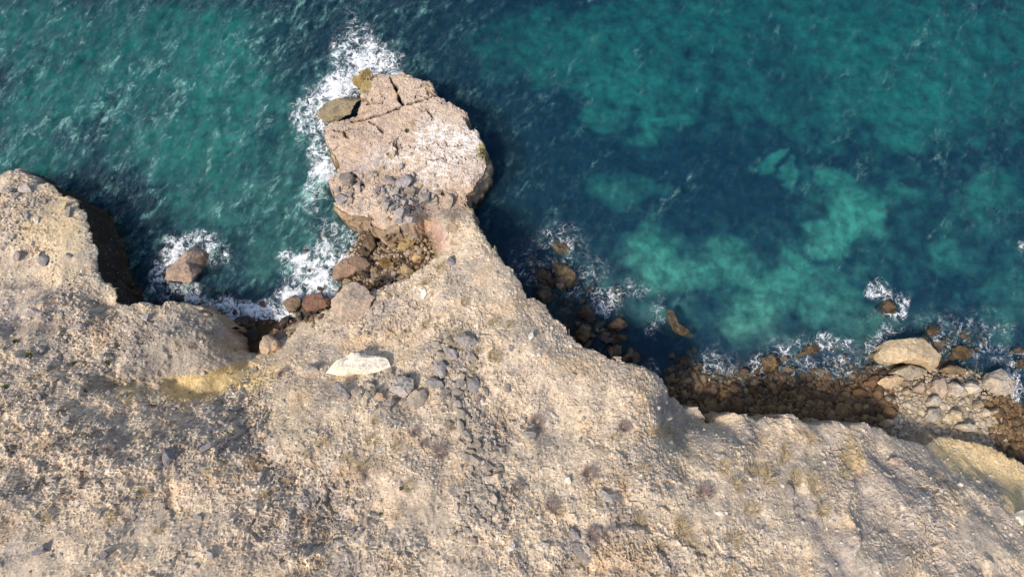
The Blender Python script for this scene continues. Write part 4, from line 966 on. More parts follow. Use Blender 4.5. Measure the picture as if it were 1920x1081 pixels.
boulder([(850,790),(890,750),(940,770),(930,810),(880,815)], 2.2, 1.6, .3, 109, (0.38,0.31,0.20), label="olive-tan stone below the tan boulder and the wedge slab", **G)
boulder([(1250,1090),(1260,1060),(1330,1040),(1370,1070),(1400,1120),(1330,1120)], 3.9, 3.2, 1.5, 110, (0.55,0.47,0.36), label="pale block above the right end of the yellow rock bench", o=(1520,560), s=4.505)
# the cream slab and others on the cliff top (origin 400,560)
L = dict(o=(400,560), s=Q)
boulder([(785,520),(865,425),(1000,385),(1130,395),(1240,422),(1280,492),(1120,545),(920,548)], 7.95, 7.5, 6.0, 121, (0.95,0.86,0.70), name="rock_slab", cat="rock slab", label="bright cream slab lying flat in the slope below the tan slab", cuts=5, lo=.3, hi=.5, rough=.03, **L)
boulder([(640,500),(690,468),(740,475),(765,530),(720,545),(650,535)], 6.9, 6.0, 4.5, 122, (0.49,0.42,0.35), label="grey-tan block just left of the bright cream slab", cuts=7, **L)
boulder([(840,610),(900,595),(950,640),(1000,695),(960,735),(900,700)], 9.4, 8.6, 7.0, 123, (0.32,0.285,0.27), label="long grey stone with a white streak below the cream slab", cuts=7, **L)
boulder([(1258,650),(1300,570),(1370,550),(1450,580),(1445,650),(1390,715),(1310,700)], 10.2, 9.2, 7.5, 124, (0.36,0.325,0.30), label="large grey knobbly boulder right of the rust-orange stone", cuts=12, rough=.09, **L)
boulder([(1150,710),(1180,670),(1240,680),(1262,730),(1220,755),(1165,745)], 9.8, 9.2, 8.0, 125, (0.60,0.43,0.30), name="stone", cat="stone", label="rust-orange and cream stone left of the large grey knobbly boulder", **L)
boulder([(1735,290),(1790,245),(1880,260),(1910,320),(1870,370),(1780,355)], 9.7, 8.8, 7.5, 126, (0.32,0.29,0.265), label="broad grey boulder at the top of the grey rubble", cuts=9, **L)
boulder([(1650,350),(1690,335),(1760,380),(1760,440),(1710,445),(1670,400)], 9.5, 8.9, 7.5, 127, (0.33,0.30,0.285), name="stone", cat="stone", label="grey stone with a white tip left of the broad grey boulder", cuts=8, **L)
boulder([(1590,480),(1640,440),(1690,480),(1680,560),(1640,575),(1600,540)], 9.8, 9.1, 8.0, 128, (0.36,0.325,0.305), name="stone", cat="stone", label="upright grey stone in the left part of the grey rubble", cuts=8, **L)
boulder([(1520,590),(1560,560),(1660,590),(1670,640),(1600,650),(1540,640)], 9.9, 9.3, 8.0, 129, (0.28,0.255,0.24), name="stone", cat="stone", label="flat dark grey stone at the left edge of the grey rubble", cuts=7, **L)
boulder([(1725,600),(1770,570),(1815,590),(1810,635),(1750,645)], 10.1, 9.6, 8.5, 130, (0.31,0.285,0.27), name="stone", cat="stone", label="rounded grey stone in the middle of the grey rubble", **L)
boulder([(1820,580),(1900,560),(1930,640),(1900,700),(1840,680)], 10.2, 9.6, 8.5, 131, (0.25,0.23,0.225), name="stone", cat="stone", label="large dark grey plate right of the rounded stone in the rubble", cuts=6, **L)
boulder([(1390,720),(1430,660),(1520,650),(1540,700),(1500,800),(1430,820)], 9.9, 9.5, 8.5, 132, (0.42,0.35,0.28), name="rock_slab", cat="rock slab", label="flat tan-grey slab below the large grey knobbly boulder", cuts=5, lo=.3, hi=.5, **L)
E = dict(o=(450,800), s=Q)
boulder([(1515,950),(1560,905),(1640,885),(1645,920),(1600,985),(1560,1022),(1520,990)], 13.8, 13.2, 12, 133, (0.27,0.25,0.235), name="rock_slab", cat="rock slab", label="dark grey slab with a pointed foot near the lower middle edge", cuts=7, lo=.4, hi=.65, **E)
boulder([(1420,870),(1470,850),(1500,900),(1480,940),(1430,920)], 13.6, 13.1, 12, 134, (0.36,0.325,0.29), name="stone", cat="stone", label="grey stone left of the dark slab with the pointed foot", **E)
boulder([(1785,570),(1830,540),(1890,560),(1870,610),(1810,660),(1780,620)], 12.8, 12.2, 11, 135, (0.35,0.315,0.285), name="stone", cat="stone", label="pointed grey stone at the lower right of the second rubble heap", cuts=7, **E)
boulder([(1840,460),(1870,425),(1925,440),(1930,510),(1890,520)], 12.6, 12.0, 11, 136, (0.31,0.29,0.28), name="stone", cat="stone", label="rounded grey stone with a pale cap right of the second rubble heap", **E)
boulder([(1655,490),(1700,470),(1730,500),(1720,550),(1670,560)], 12.4, 11.9, 11, 137, (0.28,0.27,0.26), name="stone", cat="stone", label="squarish dark grey stone in the middle of the second rubble heap", cuts=6, **E)
boulder([(1490,430),(1530,410),(1610,420),(1620,500),(1560,530),(1500,490)], 12.2, 11.7, 11, 138, (0.35,0.315,0.275), name="rock_slab", cat="rock slab", label="ribbed grey-tan slab in the second rubble heap", cuts=6, **E)
J = dict(o=(900,800), s=Q)
boulder([(375,900),(400,840),(440,815),(505,835),(490,890),(440,912)], 13.9, 13.3, 12, 139, (0.60,0.53,0.42), label="pale cream boulder near the lower edge, right of the dark pointed slab", cuts=8, **J)
boulder([(630,850),(680,825),(795,840),(800,960),(760,1000),(700,940)], 13.8, 13.3, 12, 140, (0.31,0.275,0.25), name="rock_slab", cat="rock slab", label="large three-cornered grey slab right of the pale cream boulder", cuts=5, lo=.35, hi=.6, **J)
boulder([(630,770),(660,725),(725,745),(720,810),(670,825)], 13.7, 13.1, 12, 141, (0.30,0.27,0.25), name="stone", cat="stone", label="grey stone touching the top of the three-cornered slab", **J)
boulder([(850,500),(880,450),(940,480),(1000,455),(1045,500),(1030,545),(930,548),(880,540)], 13.2, 12.5, 11.5, 142, (0.42,0.38,0.34), label="pale grey kidney-shaped boulder on the cliff top, dark gap below it", cuts=10, **J)
boulder([(820,140),(880,130),(975,170),(960,225),(890,240),(840,240),(810,200)], 11.8, 11.3, 10, 143, (0.42,0.35,0.26), name="rock_slab", cat="rock slab", label="tan cracked slab with a black gap under its lower edge", cuts=6, lo=.35, hi=.6, **J)
boulder([(300,40),(350,10),(410,40),(395,100),(330,90)], 11.3, 10.8, 10, 144, (0.36,0.32,0.28), name="stone", cat="stone", label="grey-tan stone below the purple shrub in the cliff top's middle", **J)
boulder([(1000,760),(1070,725),(1160,740),(1200,830),(1190,900),(1080,930),(980,880)], 14.4, 13.4, 12, 145, (0.44,0.35,0.25), label="broad tan hump of bare rock at the lower edge, rust along its foot", cuts=6, lo=.4, hi=.6, **J)
boulder([(1340,1000),(1370,955),(1420,990),(1410,1050),(1360,1060)], 13.9, 13.3, 12, 146, (0.34,0.31,0.29), name="stone", cat="stone", label="grey stone at the lower edge right of the broad tan hump", **J)
for (px, py, w, h, dg, c, lab) in [
  (1064,899,13,13,0,WHITE,"small bright white stone alone on the cliff top's middle"), (960,1025,12,13,0,WHITE,"white round stone left of the pale cream boulder"), (1131,1017,9,16,-30,(0.62,0.48,0.40),"pinkish white splinter between the three-cornered slab and the tan hump"),
  (1348,961,14,9,15,WHITE,"white oval stone on the gullied slope, lower right middle"), (1396,1042,12,12,0,WHITE,"white stone near the lower edge on the gullied slope"), (1350,858,20,16,0,(0.6,0.56,0.5),"white-grey stone on the shoulder of the right gully"),
  (996,630,12,15,-20,WHITE,"bright white block on the cliff top above the bend of the diagonal cliff"), (998,667,8,12,0,WHITE,"small white block below the bright white block"), (953,606,14,9,10,PALE,"pale stone near the bright white block, to its upper left"),
  (957,655,13,17,0,(0.36,0.33,0.33),"grey stone with a white left side, right of the grey rubble's top"), (950,728,15,15,20,(0.44,0.38,0.32),"pointed tan stone right of the grey rubble"), (1038,779,15,8,40,WHITE,"white splinter on the cliff top above the purple shrub"),
  (862,805,18,13,-20,WHITE,"white stone at the head of the dark lower rubble"), (925,828,9,8,0,WHITE,"white pebble at the right edge of the dark lower rubble"), (1250,745+40,26,8,-15,(0.5,0.43,0.34),"pointed pale ledge stone jutting towards the shaded notch"),
  (95,900,20,8,-10,(0.62,0.56,0.50),"long pale stone in a dark hollow, lower left"), (188,966,8,22,15,(0.40,0.36,0.34),"grey block standing with a white top on the lower left slope"), (268,971,10,6,0,WHITE,"white chip right of the standing grey block"),
  (78,1030,40,20,-15,(0.24,0.225,0.225),"dark grey stone near the lower left corner"), (243,863,16,14,0,(0.24,0.23,0.24),"dark grey cube-like stone on the lower left slope"), (316,857,30,32,-40,(0.25,0.235,0.235),"tilted dark grey stone on the left uplands"),
  (385,840,34,14,-25,(0.27,0.25,0.25),"long dark grey stone right of the tilted dark one"), (125,786,22,14,-20,(0.33,0.31,0.31),"blue-grey flat stone on the left uplands"), (80,730,14,18,0,(0.30,0.29,0.29),"grey upright stone on the left uplands above the blue-grey one"),
  (85,484,26,36,-15,(0.27,0.255,0.25),"largest dark grey boulder on the left headland"), (34,482,18,22,0,(0.30,0.27,0.24),"grey-brown boulder left of the headland's dark grey one"), (70,413,14,12,20,WHITE,"white oval stone on the left headland"),
  (129,479,17,12,0,(0.29,0.28,0.28),"small blue-grey stone right of the headland's dark grey boulder"), (50,357,30,20,-10,(0.46,0.41,0.38),"pale grey block near the headland's tip"), (12,360,26,16,0,(0.40,0.37,0.35),"grey slab at the left frame edge near the headland's tip"),
  (118,390,26,22,-20,(0.55,0.46,0.28),"yellowish boulder near the headland's edge"), (130,399,14,26,10,(0.35,0.30,0.24),"grey-brown stone against the yellowish boulder"), (52,774-366,16,18,0,(0.40,0.37,0.35),"grey upright stone left of the headland's white oval stone"),
  (131,588,28,15,-10,(0.44,0.39,0.34),"pale flat stone below the headland's ledge"), (149,613,32,17,10,(0.38,0.34,0.31),"broad grey stone below the pale flat one"), (126,632,14,13,15,(0.52,0.46,0.38),"pale cube-like stone in the grey hollow"), (80,656,22,18,20,(0.45,0.41,0.38),"pale grey stone beside the green tuft"),
  (273,595,16,15,0,(0.40,0.38,0.36),"grey round stone on the block above the ravine"), (381,700,10,9,0,(0.50,0.47,0.43),"pale pebble on the shaded flank of the ravine"), (479,694,16,14,0,(0.30,0.28,0.25),"grey stone at the ravine mouth, right end of the yellow floor"), (490,667,20,10,0,(0.45,0.36,0.25),"flat tan stone beneath the triangular boulder"),
  (440,743,24,5,-8,(0.76,0.70,0.60),"white sliver of rock along the yellow ravine's lower rim"), (1678,863,26,16,20,(0.56,0.42,0.33),"pinkish layered rock on the right cliff top"), (1664,872+18,20,8,10,(0.60,0.48,0.36),"orange-white flake below the pinkish layered rock"),
  (1478,922,18,30,-15,(0.42,0.37,0.33),"knobbly grey-white rock on the right gully's rib"), (1690,966,14,4,-50,WHITE,"thin white splinter on the right slope"), (1800,908,9,9,0,WHITE,"white pebble in the grey patch of the right slope"), (1912,968,32,30,0,(0.62,0.58,0.48),"large whitish block at the right frame edge"),
  (1645,1072,9,8,0,WHITE,"white pebble at the lower edge of the right slope"), (795,551,14,18,-30,(0.70,0.67,0.63),"white-stained stone on the ridge below the pit"), (845,493,22,26,0,(0.33,0.30,0.29),"grey boulder on the neck beside the pit's corner"),
  (605,437,24,16,-20,(0.27,0.19,0.14),""), (1205,780+22,6,6,0,WHITE,"tiny white pebble near the shaded notch")]:
    if not lab: continue
    stone(px, py, w, h, dg, c, lab, tall=0.75)
for (px, py, w, h, dg, zt, c, lab) in [
  (605,436,26,20,-20,-0.12,(0.27,0.18,0.13),"brown rock just under the surface off the stack's foot"), (585,508,20,14,0,0.05,(0.40,0.32,0.22),"tan rock awash amid the foam patches"), (491,569,16,13,10,0.15,(0.30,0.18,0.12),"small reddish rock ringed by the cove's foam"),
  (395,548,34,26,20,-0.45,(0.22,0.15,0.12),"dim reddish rock under water below the pointed tan boulder"), (570,478,36,14,-10,-0.1,(0.38,0.31,0.22),"flat drowned rock above the bright foam patch"), (338,552,22,16,0,0.1,(0.10,0.08,0.07),"black rock in the foam under the cove's cliff"), (600,540,18,12,30,0.25,(0.07,0.06,0.055),"small black rock in the foam above the reddish flat boulder"), (436,588,12,20,20,0.1,(0.20,0.16,0.11),"narrow drowned rock where foam runs down to the ravine"),
  (572,468,10,8,0,0.35,(0.15,0.11,0.1),"tiny dark rock tip at the top of the bright foam patch"), (1565,652,20,10,0,-0.1,(0.33,0.22,0.17),"drowned reddish rock between two small white splashes"), (1570,660+20,24,12,10,0.1,(0.30,0.20,0.14),"reddish rock awash in the lacy shallows"), (1582,690,18,14,0,0.05,(0.27,0.20,0.15),"brown rock awash below the reddish one"),
  (1540,692,20,16,0,0.3,(0.36,0.27,0.16),"tan double rock in the shallows above the pebbles"), (1525,695,14,18,20,0.3,(0.34,0.25,0.15),"narrow tan rock left of the double one"), (1640,668,26,20,0,0.35,(0.30,0.20,0.12),"brown rock awash left of the huge cream boulder"), (1763,645,14,12,0,0.2,(0.35,0.22,0.12),"rust-brown rock below the huge boulder's small dark neighbour"), (1815,625,34,20,20,-0.35,(0.30,0.24,0.21),"drowned greyish rock out in the right bay"), (1320,690,20,22,0,-0.1,(0.29,0.21,0.15),"drowned brown rock below the S-shaped one"), (1303,655,12,14,0,-0.1,(0.32,0.24,0.17),"small drowned tan rock left of the S-shaped one's head")]:
    stone(px, py, w, h, dg, c, lab, name="rock", cat="rock", z=zt, tall=1.0, kind="round" if zt < 0 else "angular")

rk = random.Random(77)
def shore(n, ell, size, zr, cols, label, group):
    for _ in range(n):
        cx_, cy_, rx, ry, dg = ell[rk.randrange(len(ell))]
        r_, t_, a_ = math.sqrt(rk.random()), rk.random() * 6.283, math.radians(dg)
        u, v = rx * r_ * math.cos(t_), ry * r_ * math.sin(t_)
        s_ = size[0] + (size[1] - size[0]) * rk.random() ** 1.8
        px, py = cx_ + u * math.cos(a_) - v * math.sin(a_), cy_ + u * math.sin(a_) + v * math.cos(a_)
        o = stone(px, py, s_ * rk.uniform(.9, 1.4), s_ * rk.uniform(.6, 1), rk.uniform(0, 180), jit(cols[rk.randrange(len(cols))], .15), label, group, "rock", "rock", z=rk.uniform(*zr), tall=1.0)
shore(34, [(560,600,50,14,-18),(500,605,40,10,-10),(620,575,30,12,-25),(450,612,14,14,0)], (9, 24), (0.25, 1.0), [(0.16,0.105,0.07),(0.22,0.14,0.09),(0.10,0.075,0.06)], "dark wet brown rock along the cove's foamy shore", "wet rocks of the cove's shore")
shore(26, [(710,470,35,30,0),(735,450,30,20,0),(690,520,40,18,-20),(750,490,30,25,0)], (9, 26), (0.9, 1.7), [(0.20,0.14,0.08),(0.30,0.21,0.12),(0.13,0.10,0.07)], "brown rock in the shade of the pit below the stack", "rocks in the pit")
shore(52, [(1120,610,70,24,42),(1070,560,70,24,45),(1170,660,40,18,40),(1030,520,40,24,50)], (12, 31), (-0.2, 0.8), [(0.22,0.165,0.11),(0.15,0.11,0.075),(0.30,0.24,0.17)], "brown rock in the shaded water under the diagonal cliff", "rocks under the diagonal cliff")
shore(34, [(1320,715,60,24,20),(1290,690,40,24,40),(1400,700,60,14,0)], (10, 34), (-0.25, 0.7), [(0.24,0.175,0.115),(0.17,0.12,0.08),(0.30,0.225,0.15)], "brown rock at the left end of the pebble beach's waterline", "rocks at the beach's left end")
shore(46, [(1560,680,120,20,0),(1640,690,60,20,0),(1800,650,70,30,0),(1460,695,60,12,0)], (10, 32), (-0.35, 0.40), [(0.30,0.22,0.15),(0.24,0.175,0.13),(0.36,0.275,0.19)], "tan rock half drowned in the lacy shallows of the right bay", "half drowned rocks of the right bay")

# ---- stones heaped on the stack (origin 560,280)
for (zx, zy, w, h, dg, c, lab) in [(365,235,105,150,-35,GREY,"largest grey slab in the stack's stone heap, at its upper left"),(430,275,60,90,-20,GREY,"grey stone touching the largest slab's right side"),(285,295,62,52,0,(0.36,0.32,0.30),"grey round stone at the stack's left edge"),(300,375,105,90,10,(0.42,0.38,0.36),"pale grey boulder at the stack's lower left edge"),
  (372,375,50,50,0,GREY,"grey stone right of the pale grey boulder"),(650,238,110,72,5,(0.40,0.36,0.32),"pale broad boulder at the top of the stack's stone heap"),(757,245,125,100,20,(0.34,0.315,0.32),"largest blue-grey boulder at the heap's upper right"),(560,305,56,64,0,(0.38,0.35,0.33),"grey stone at the heap's left beside bare pink rock"),
  (692,315,70,62,0,(0.35,0.32,0.30),"grey stone under the pale broad boulder"),(800,322,84,74,0,GREY,"dark grey stone under the largest blue-grey boulder"),(640,402,56,112,5,(0.36,0.34,0.32),"tall narrow grey slab in the heap's middle"),(760,382,44,56,0,(0.38,0.37,0.37),"pale blue-grey upright stone in the heap's middle"),
  (722,468,80,78,0,(0.40,0.37,0.35),"pale knobbly boulder at the heap's lower end"),(805,505,64,64,0,(0.39,0.36,0.34),"grey round boulder at the heap's lowest right, over the pit"),(718,522,66,40,0,(0.36,0.33,0.31),"flat grey stone hanging over the pit"),(908,360,80,92,0,(0.42,0.38,0.34),"pale stone at the heap's right end"),
  (975,400,80,44,-15,(0.40,0.37,0.34),"flat pale stone right of the heap's end"),(1072,390,86,112,0,(0.52,0.41,0.32),"pinkish upright boulder at the root of the neck"),(870,275,40,48,0,(0.50,0.38,0.22),"yellowish stone at the heap's upper right"),(960,345,44,52,20,(0.36,0.33,0.31),"grey stone between the heap and the pinkish boulder"),(650,500,44,34,0,(0.5,0.4,0.3),"tan stone at the heap's lower left")]:
    stone(zx / Q + 560, zy / Q + 280, w / Q * 1.14, h / Q * 1.14, dg, c, lab, tall=0.8, sink=0.2)

# ---- loose stones in numbers: the largest become objects, the small ones one mass
POOL = {}
def scatter(n, ell, size, colors, label, group, name="stone", cat="stone", kind="angular", power=2.6, tall=0.7, sink=0.3, clear=None):
    k = 0
    for _try in range(n * 6):
        if k >= n: break
        cx_, cy_, rx, ry, dg = ell[rng.randrange(len(ell))]
        r_, t_ = math.sqrt(rng.random()), rng.random() * 2 * math.pi
        a_ = math.radians(dg)
        u, v = rx * r_ * math.cos(t_), ry * r_ * math.sin(t_)
        px, py = cx_ + u * math.cos(a_) - v * math.sin(a_), cy_ + u * math.sin(a_) + v * math.cos(a_)
        s_ = size[0] + (size[1] - size[0]) * rng.random() ** power
        if cat == "cobble" and ground_at(px, py)[2] > 3.3: continue
        w, h = s_ * rng.uniform(.85, 1.3), s_ * rng.uniform(.65, 1.0)
        POOL.setdefault(cat, []).append((w * h, (px, py, w, h, rng.uniform(0, 180), jit(rng.choice(colors), .12), label, group, name, cat, kind, tall, sink)))
        k += 1
GREYS = [GREY, (0.31, 0.265, 0.215), (0.40, 0.34, 0.275), (0.46, 0.39, 0.31)]
scatter(120, [(735,345,45,35,0),(755,370,35,28,0),(660,345,22,25,0),(800,365,30,20,0),(700,375,60,30,0)], (6, 17), [GREY, (0.36,0.33,0.31), (0.42,0.38,0.35)], "small grey stone in the stone heap on the stack", "small stones heaped on the stack", tall=.85, sink=.2)
scatter(210, [(850,690,38,70,10),(870,740,40,45,0),(840,650,25,30,0),(890,800,55,40,0),(900,870,45,40,0),(720,730,60,40,0)], (8, 26), GREYS, "grey angular stone in the long rubble heap on the cliff top", "stones of the long grey rubble heap")
scatter(45, [(895,940,40,50,0),(930,950,30,40,0),(880,990,35,25,0)], (7, 20), GREYS, "grey angular stone in the lower rubble heap near the bottom", "stones of the lower rubble heap")
scatter(50, [(25,405,28,32,0),(20,440,22,25,0),(55,375,40,12,10)], (5, 14), [(0.42,0.38,0.35),(0.36,0.33,0.31),GREY], "grey stone in the pile at the left headland's tip", "stones piled on the left headland")
scatter(45, [(165,575,30,22,0),(130,600,60,20,10),(90,630,40,30,0)], (5, 13), [(0.50,0.44,0.37),(0.40,0.36,0.33),(0.33,0.30,0.28)], "pale stone in the hollow below the left headland", "stones in the hollow below the headland")
scatter(40, [(725,515,35,22,-25),(705,525,30,18,0),(775,455,18,30,0)], (5, 14), [(0.36,0.29,0.23),(0.42,0.35,0.29),(0.30,0.22,0.15)], "rounded stone on the floor of the pit below the stack", "stones on the pit floor", kind="round")
scatter(35, [(560,610,45,14,-15),(520,625,30,16,0),(600,590,30,12,-20)], (6, 15), [BROWN, (0.34,0.25,0.17), DARKR], "brown stone along the cove's shore under the tan slope", "stones along the cove's shore", kind="round")
scatter(70, [(690,580,60,45,0),(740,590,40,40,0),(720,620,50,30,0)], (4, 11), [(0.40,0.33,0.27),(0.34,0.295,0.26),(0.46,0.38,0.3)], "grey-tan stone on the slope below the tan slab", "stones on the slope below the tan slab")
scatter(120, [(1100,750,200,110,20),(1250,900,180,120,0),(1000,850,150,150,0),(1450,900,130,90,0),(1650,950,200,120,0)], (4, 12), [(0.46,0.39,0.31),(0.36,0.315,0.275),(0.52,0.46,0.39),(0.60,0.54,0.47)], "small pale stone strewn on the sandy cliff top", "stones strewn on the cliff top")
scatter(100, [(200,850,220,170,0),(400,800,120,100,0),(150,720,150,60,0),(300,1000,250,80,0),(600,1000,120,80,0)], (5, 18), [(0.29,0.265,0.25),(0.36,0.315,0.275),(0.24,0.225,0.22),(0.44,0.37,0.3)], "grey-brown stone on the craggy lower left slope", "stones on the craggy slope", sink=.4)
scatter(60, [(350,640,90,50,0),(250,620,60,40,0)], (4, 10), [(0.33,0.29,0.25),(0.42,0.36,0.29)], "small stone stuck in the grey block beside the ravine", "stones on the block by the ravine", sink=.45)
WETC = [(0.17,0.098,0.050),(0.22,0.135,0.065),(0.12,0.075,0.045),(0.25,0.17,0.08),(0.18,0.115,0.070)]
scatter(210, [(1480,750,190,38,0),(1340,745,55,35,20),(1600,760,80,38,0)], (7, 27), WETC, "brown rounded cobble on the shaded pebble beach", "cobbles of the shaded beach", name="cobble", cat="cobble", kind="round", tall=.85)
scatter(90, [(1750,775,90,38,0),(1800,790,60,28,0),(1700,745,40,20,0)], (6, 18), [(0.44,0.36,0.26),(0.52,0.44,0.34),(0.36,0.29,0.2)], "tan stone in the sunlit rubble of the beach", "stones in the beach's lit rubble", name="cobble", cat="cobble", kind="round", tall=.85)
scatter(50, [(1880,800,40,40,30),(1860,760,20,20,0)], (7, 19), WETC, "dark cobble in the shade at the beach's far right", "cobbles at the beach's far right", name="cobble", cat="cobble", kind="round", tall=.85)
scatter(70, [(1450,705,140,18,0),(1600,695,80,18,0),(1310,715,40,20,0),(1130,640,40,30,40)], (8, 22), [(0.30,0.22,0.14),(0.34,0.27,0.18),(0.24,0.18,0.14)], "brown rock washed by the shallow water along the beach", "rocks awash along the beach", name="cobble", cat="cobble", kind="round", tall=.9, sink=.2)

have = sum(1 for o in scene.objects if o.get("category") == "stone")
for cat, room, nm, lab in (("stone", 292 - have, "small_rubble", "small grey and tan rubble lying between the larger stones of the cliff top"), ("cobble", 292, "small_cobbles", "small brown cobbles lying between the larger ones of the beach")):
    lst = sorted(POOL[cat], key=lambda q: -q[0])
    for _, a_ in lst[:room]: stone(*a_)
    Vs, Fs, Cs, base = [], [], [], 0
    for _, a_ in lst[room:]:
        px, py, w, h, dg, c, _l, _g, _n, _c, kind, tall, sink = a_
        x, y, g = ground_at(px, py)
        k = (CAM_Z - g) / CT / FPX * .98
        v = rock_shape(rng.randrange(60), 8, 2, .05, .45, .85) * np.array([w * k / 2, h * k / 2, min(w, h) * k / 2 * tall])
        ca, sa_ = math.cos(math.radians(dg)), math.sin(math.radians(dg))
        Vs.append(np.stack([v[:, 0] * ca - v[:, 1] * sa_ + x, v[:, 0] * sa_ + v[:, 1] * ca + y, v[:, 2] + g + min(w, h) * k / 2 * tall * (1 - 2 * sink)], 1))
        Fs.append(ICO[2][1] + base); base += len(v); Cs.append(np.tile(c, (len(v), 1)))
    if Vs:
        me = mesh_from(nm, np.concatenate(Vs), np.concatenate(Fs), M_GRAVEL, False)
        attr(me, "col", np.concatenate(Cs)); me.update()
        new_obj(nm, me, lab, "rubble", None, "stuff")

# ---- gravel and shingle nobody could count
def gravel(name, n, ok, pts_fn, size, colors, label, cat):
    base, fc = ICO[1]
    nv = len(base)
    xs, ys = pts_fn(n * 3)
    g = ground_z(xs, ys)
    m = ok(xs, ys, g); xs, ys, g = xs[m][:n], ys[m][:n], g[m][:n]
    n = len(xs)
    s_ = size[0] + (size[1] - size[0]) * nrng.random(n) ** 3
    sc = s_[:, None] * nrng.uniform(.55, 1.2, (n, 3)); sc[:, 2] *= .75
    shp = base[None] * (1 + nrng.uniform(-.28, .22, (n, nv, 1)))
    a_ = nrng.random(n) * 6.283; ca, sa_ = np.cos(a_)[:, None], np.sin(a_)[:, None]
    p = shp * sc[:, None, :]
    V = np.stack([p[..., 0] * ca - p[..., 1] * sa_ + xs[:, None], p[..., 0] * sa_ + p[..., 1] * ca + ys[:, None], p[..., 2] + g[:, None] + sc[:, 2:3] * .35], -1).reshape(-1, 3)
    F = (fc[None] + (np.arange(n) * nv)[:, None, None]).reshape(-1, 3)
    me = mesh_from(name, V, F, M_GRAVEL, False)
    cc = np.array(colors)[nrng.integers(0, len(colors), n)] * nrng.uniform(.8, 1.2, (n, 1))
    attr(me, "col", np.repeat(cc, nv, 0)); me.update()
    return new_obj(name, me, label, cat, None, "stuff")
def pts_land(n):
    return nrng.uniform(-46, 46, n), nrng.uniform(-13, 36, n)
def ok_land(x, y, g):
    j, i = land_idx(x, y)
    dens = 0.16 + 0.75 * rubble[j, i] + 0.25 * rocky[j, i] - 0.25 * onstack[j, i]
    clump = sm(-0.2, 0.5, fbm(x * 0.35, y * 0.35, 601, 3))
    return (D[j, i] > 0.5) & (nrng.random(len(x)) < dens * (0.25 + clump))
gravel("gravel", 24000, ok_land, pts_land, (0.04, 0.17), [(0.50,0.42,0.32),(0.42,0.36,0.29),(0.56,0.47,0.36),(0.36,0.315,0.27),(0.62,0.55,0.45)], "grey and pale gravel strewn all over the cliff top", "gravel")
def pts_beach(n):
    return unproj(nrng.uniform(1255, 1935, n), nrng.uniform(690, 860, n), 1.0)
def ok_beach(x, y, g):
    j, i = land_idx(x, y)
    return (D[j, i] < 0.6) & (g > -0.45) & (g < 3.2)
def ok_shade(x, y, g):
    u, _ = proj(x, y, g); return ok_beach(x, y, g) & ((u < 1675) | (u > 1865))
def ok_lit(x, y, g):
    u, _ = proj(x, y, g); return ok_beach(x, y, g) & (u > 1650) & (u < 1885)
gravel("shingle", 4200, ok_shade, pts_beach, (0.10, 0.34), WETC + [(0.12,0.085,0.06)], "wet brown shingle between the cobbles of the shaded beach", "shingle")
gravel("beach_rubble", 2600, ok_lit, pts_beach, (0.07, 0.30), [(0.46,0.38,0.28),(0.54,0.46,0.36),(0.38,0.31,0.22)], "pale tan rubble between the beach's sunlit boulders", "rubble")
def pts_pit(n):
    return unproj(nrng.uniform(640, 830, n), nrng.uniform(425, 545, n), 0.9)
gravel("pit_shingle", 900, lambda x, y, g: (g > -0.2) & (g < 2.4), pts_pit, (0.08, 0.28), [(0.34,0.26,0.18),(0.26,0.18,0.11),(0.40,0.33,0.26)], "brown shingle on the floor of the pit below the stack", "shingle")

# ---- plants
def tuft(name, seed, n, rad, ht, width, mat, curl=0.5):
    g = random.Random(seed); V, F = [], []
    for _ in range(n):
        a_ = g.random() * 6.283; r_ = rad * math.sqrt(g.random()) * .6
        x, y = r_ * math.cos(a_), r_ * math.sin(a_)
        lean = g.uniform(.1, 1.0) * curl; b_ = a_ + g.uniform(-.6, .6); h_ = ht * g.uniform(.5, 1.0)
        wx_, wy_ = -math.sin(b_) * width, math.cos(b_) * width
        q = [(x, y, -0.05), (x + lean * rad * .5 * math.cos(b_), y + lean * rad * .5 * math.sin(b_), h_ * .6), (x + lean * rad * 1.3 * math.cos(b_), y + lean * rad * 1.3 * math.sin(b_), h_)]
        k = len(V)
        for j, (u, v, w) in enumerate(q):
            f_ = (1, .8, .25)[j]
            V += [(u - wx_ * f_, v - wy_ * f_, w), (u + wx_ * f_, v + wy_ * f_, w)]
        F += [(k, k + 1, k + 3, k + 2), (k + 2, k + 3, k + 5, k + 4)]
    return mesh_from(name, V, F, mat, False)
SHR = [tuft("dry_shrub", 40 + i, 330, 0.5, 0.36, 0.010, M_DRY, .9) for i in range(3)]
GRN = [tuft("green_tuft", 60 + i, 260, 0.42, 0.32, 0.028, M_GREEN, .8) for i in range(2)]
STR = [tuft("straw_tuft", 80 + i, 160, 0.50, 0.34, 0.014, M_STRAW, .9) for i in range(3)]
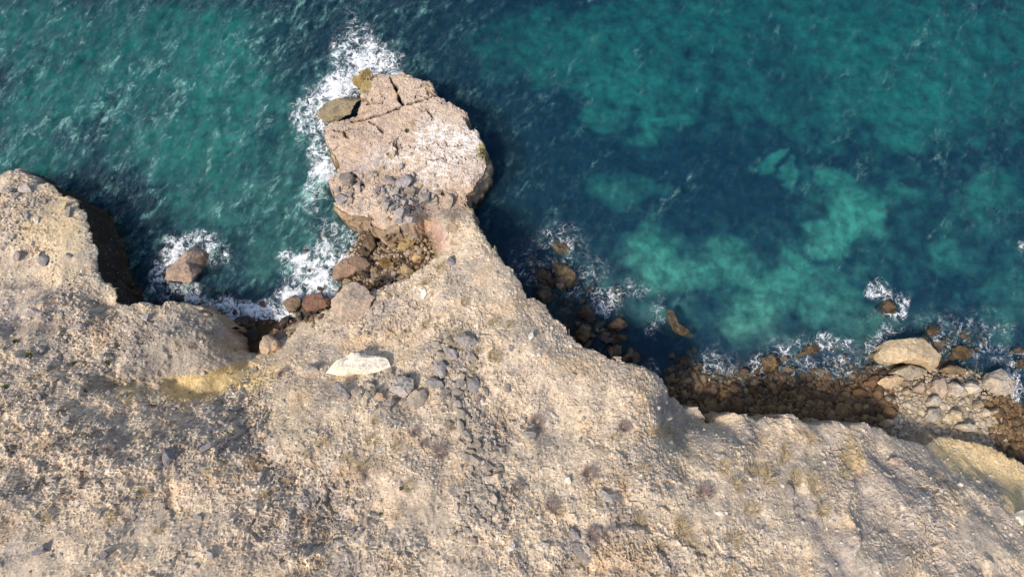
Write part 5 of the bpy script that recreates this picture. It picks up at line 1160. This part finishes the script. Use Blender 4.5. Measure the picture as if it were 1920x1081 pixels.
for (px, py, s_, lab) in [(825,848,1.0,"purple-brown dry shrub below the long rubble heap"),(1007,790,1.0,"reddish dry shrub in the middle of the cliff top"),(1105,888,1.2,"purple-brown dry shrub left of the kidney-shaped boulder"),(1035,946,1.0,"purple dry shrub right of the lower rubble heap"),(970,912,.8,"dry shrub above the pointed grey stone of the lower heap"),
   (1110,1003,1.0,"dry shrub between the grey stone and the tan hump"),(1140,1000,.8,"small dry shrub at the tan hump's upper left"),(1320,925,1.3,"broad dry shrub on the gullied slope"),(795,832,.7,"small dry shrub left of the lower rubble"),(690,888,1.0,"rusty dry shrub on the lower middle slope"),(780,810,.7,"dry shrub beside the rubble heap's foot"),(1170,800,.9,"dry shrub near the shaded notch"),(640,600,.8,"dry shrub on the slope left of the tan slab's foot"),(530,700,.9,"dry shrub at the ravine's upper end"),(205,842,.8,"purple dry shrub on the lower left slope"),(360,648,.6,"dry twiggy shrub on the block by the ravine")]:
    x, y, g = ground_at(px, py)
    o = new_obj("dry_shrub", SHR[rng.randrange(3)], lab, "shrub", "dry shrubs on the cliff top"); o.location = (x, y, g); o.scale = (s_, s_, s_); o.rotation_euler = (0, 0, rng.random() * 6)
for (px, py, s_, lab) in [(56,667,1.1,"largest green tuft in the grey hollow at the left"),(140,681,.8,"green tuft on the upland left of the block by the ravine"),(202,679,.8,"green tuft at the block's upper left corner"),(30,640,.9,"green tuft near the left frame edge"),(12,725,.8,"green tuft low at the left frame edge"),(160,732,.7,"dull green tuft above the left uplands' dark stones"),(763,246,.7,"olive tuft in the middle of the stack"),(728,290,.6,"olive tuft on the stack left of its middle"),(724,333,.6,"olive tuft at the top of the stack's stone heap"),(830,365,.6,"olive tuft at the right end of the stack's heap"),(905,285,1.0,"olive tuft at the stack's right edge"),(715,963,.6,"green tuft on the lower middle slope"),(630,1013,.7,"green tuft near the bottom left of the middle slope"),(752,915,.5,"small green tuft on the middle slope")]:
    x, y, g = ground_at(px, py)
    o = new_obj("green_tuft", GRN[rng.randrange(2)], lab, "plant", "green tufts"); s_ *= .62; o.location = (x, y, g); o.scale = (s_, s_, s_); o.rotation_euler = (0, 0, rng.random() * 6)
for _ in range(60):
    cx_, cy_, rx, ry = rng.choice([(1100,830,220,150),(1350,980,200,90),(900,600,120,120),(650,850,180,150),(200,950,200,110),(1500,880,120,60)])
    px, py = rng.gauss(cx_, rx * .5), min(1090, rng.gauss(cy_, ry * .5))
    x, y, g = ground_at(px, py)
    if g < 3: continue
    o = new_obj("straw_tuft", STR[rng.randrange(3)], "small straw-coloured dry grass tuft on the cliff top", "grass tuft", "dry grass tufts"); o.location = (x, y, g)
    s_ = rng.uniform(.6, 1.2); o.scale = (s_, s_, s_ * .8); o.rotation_euler = (0, 0, rng.random() * 6)
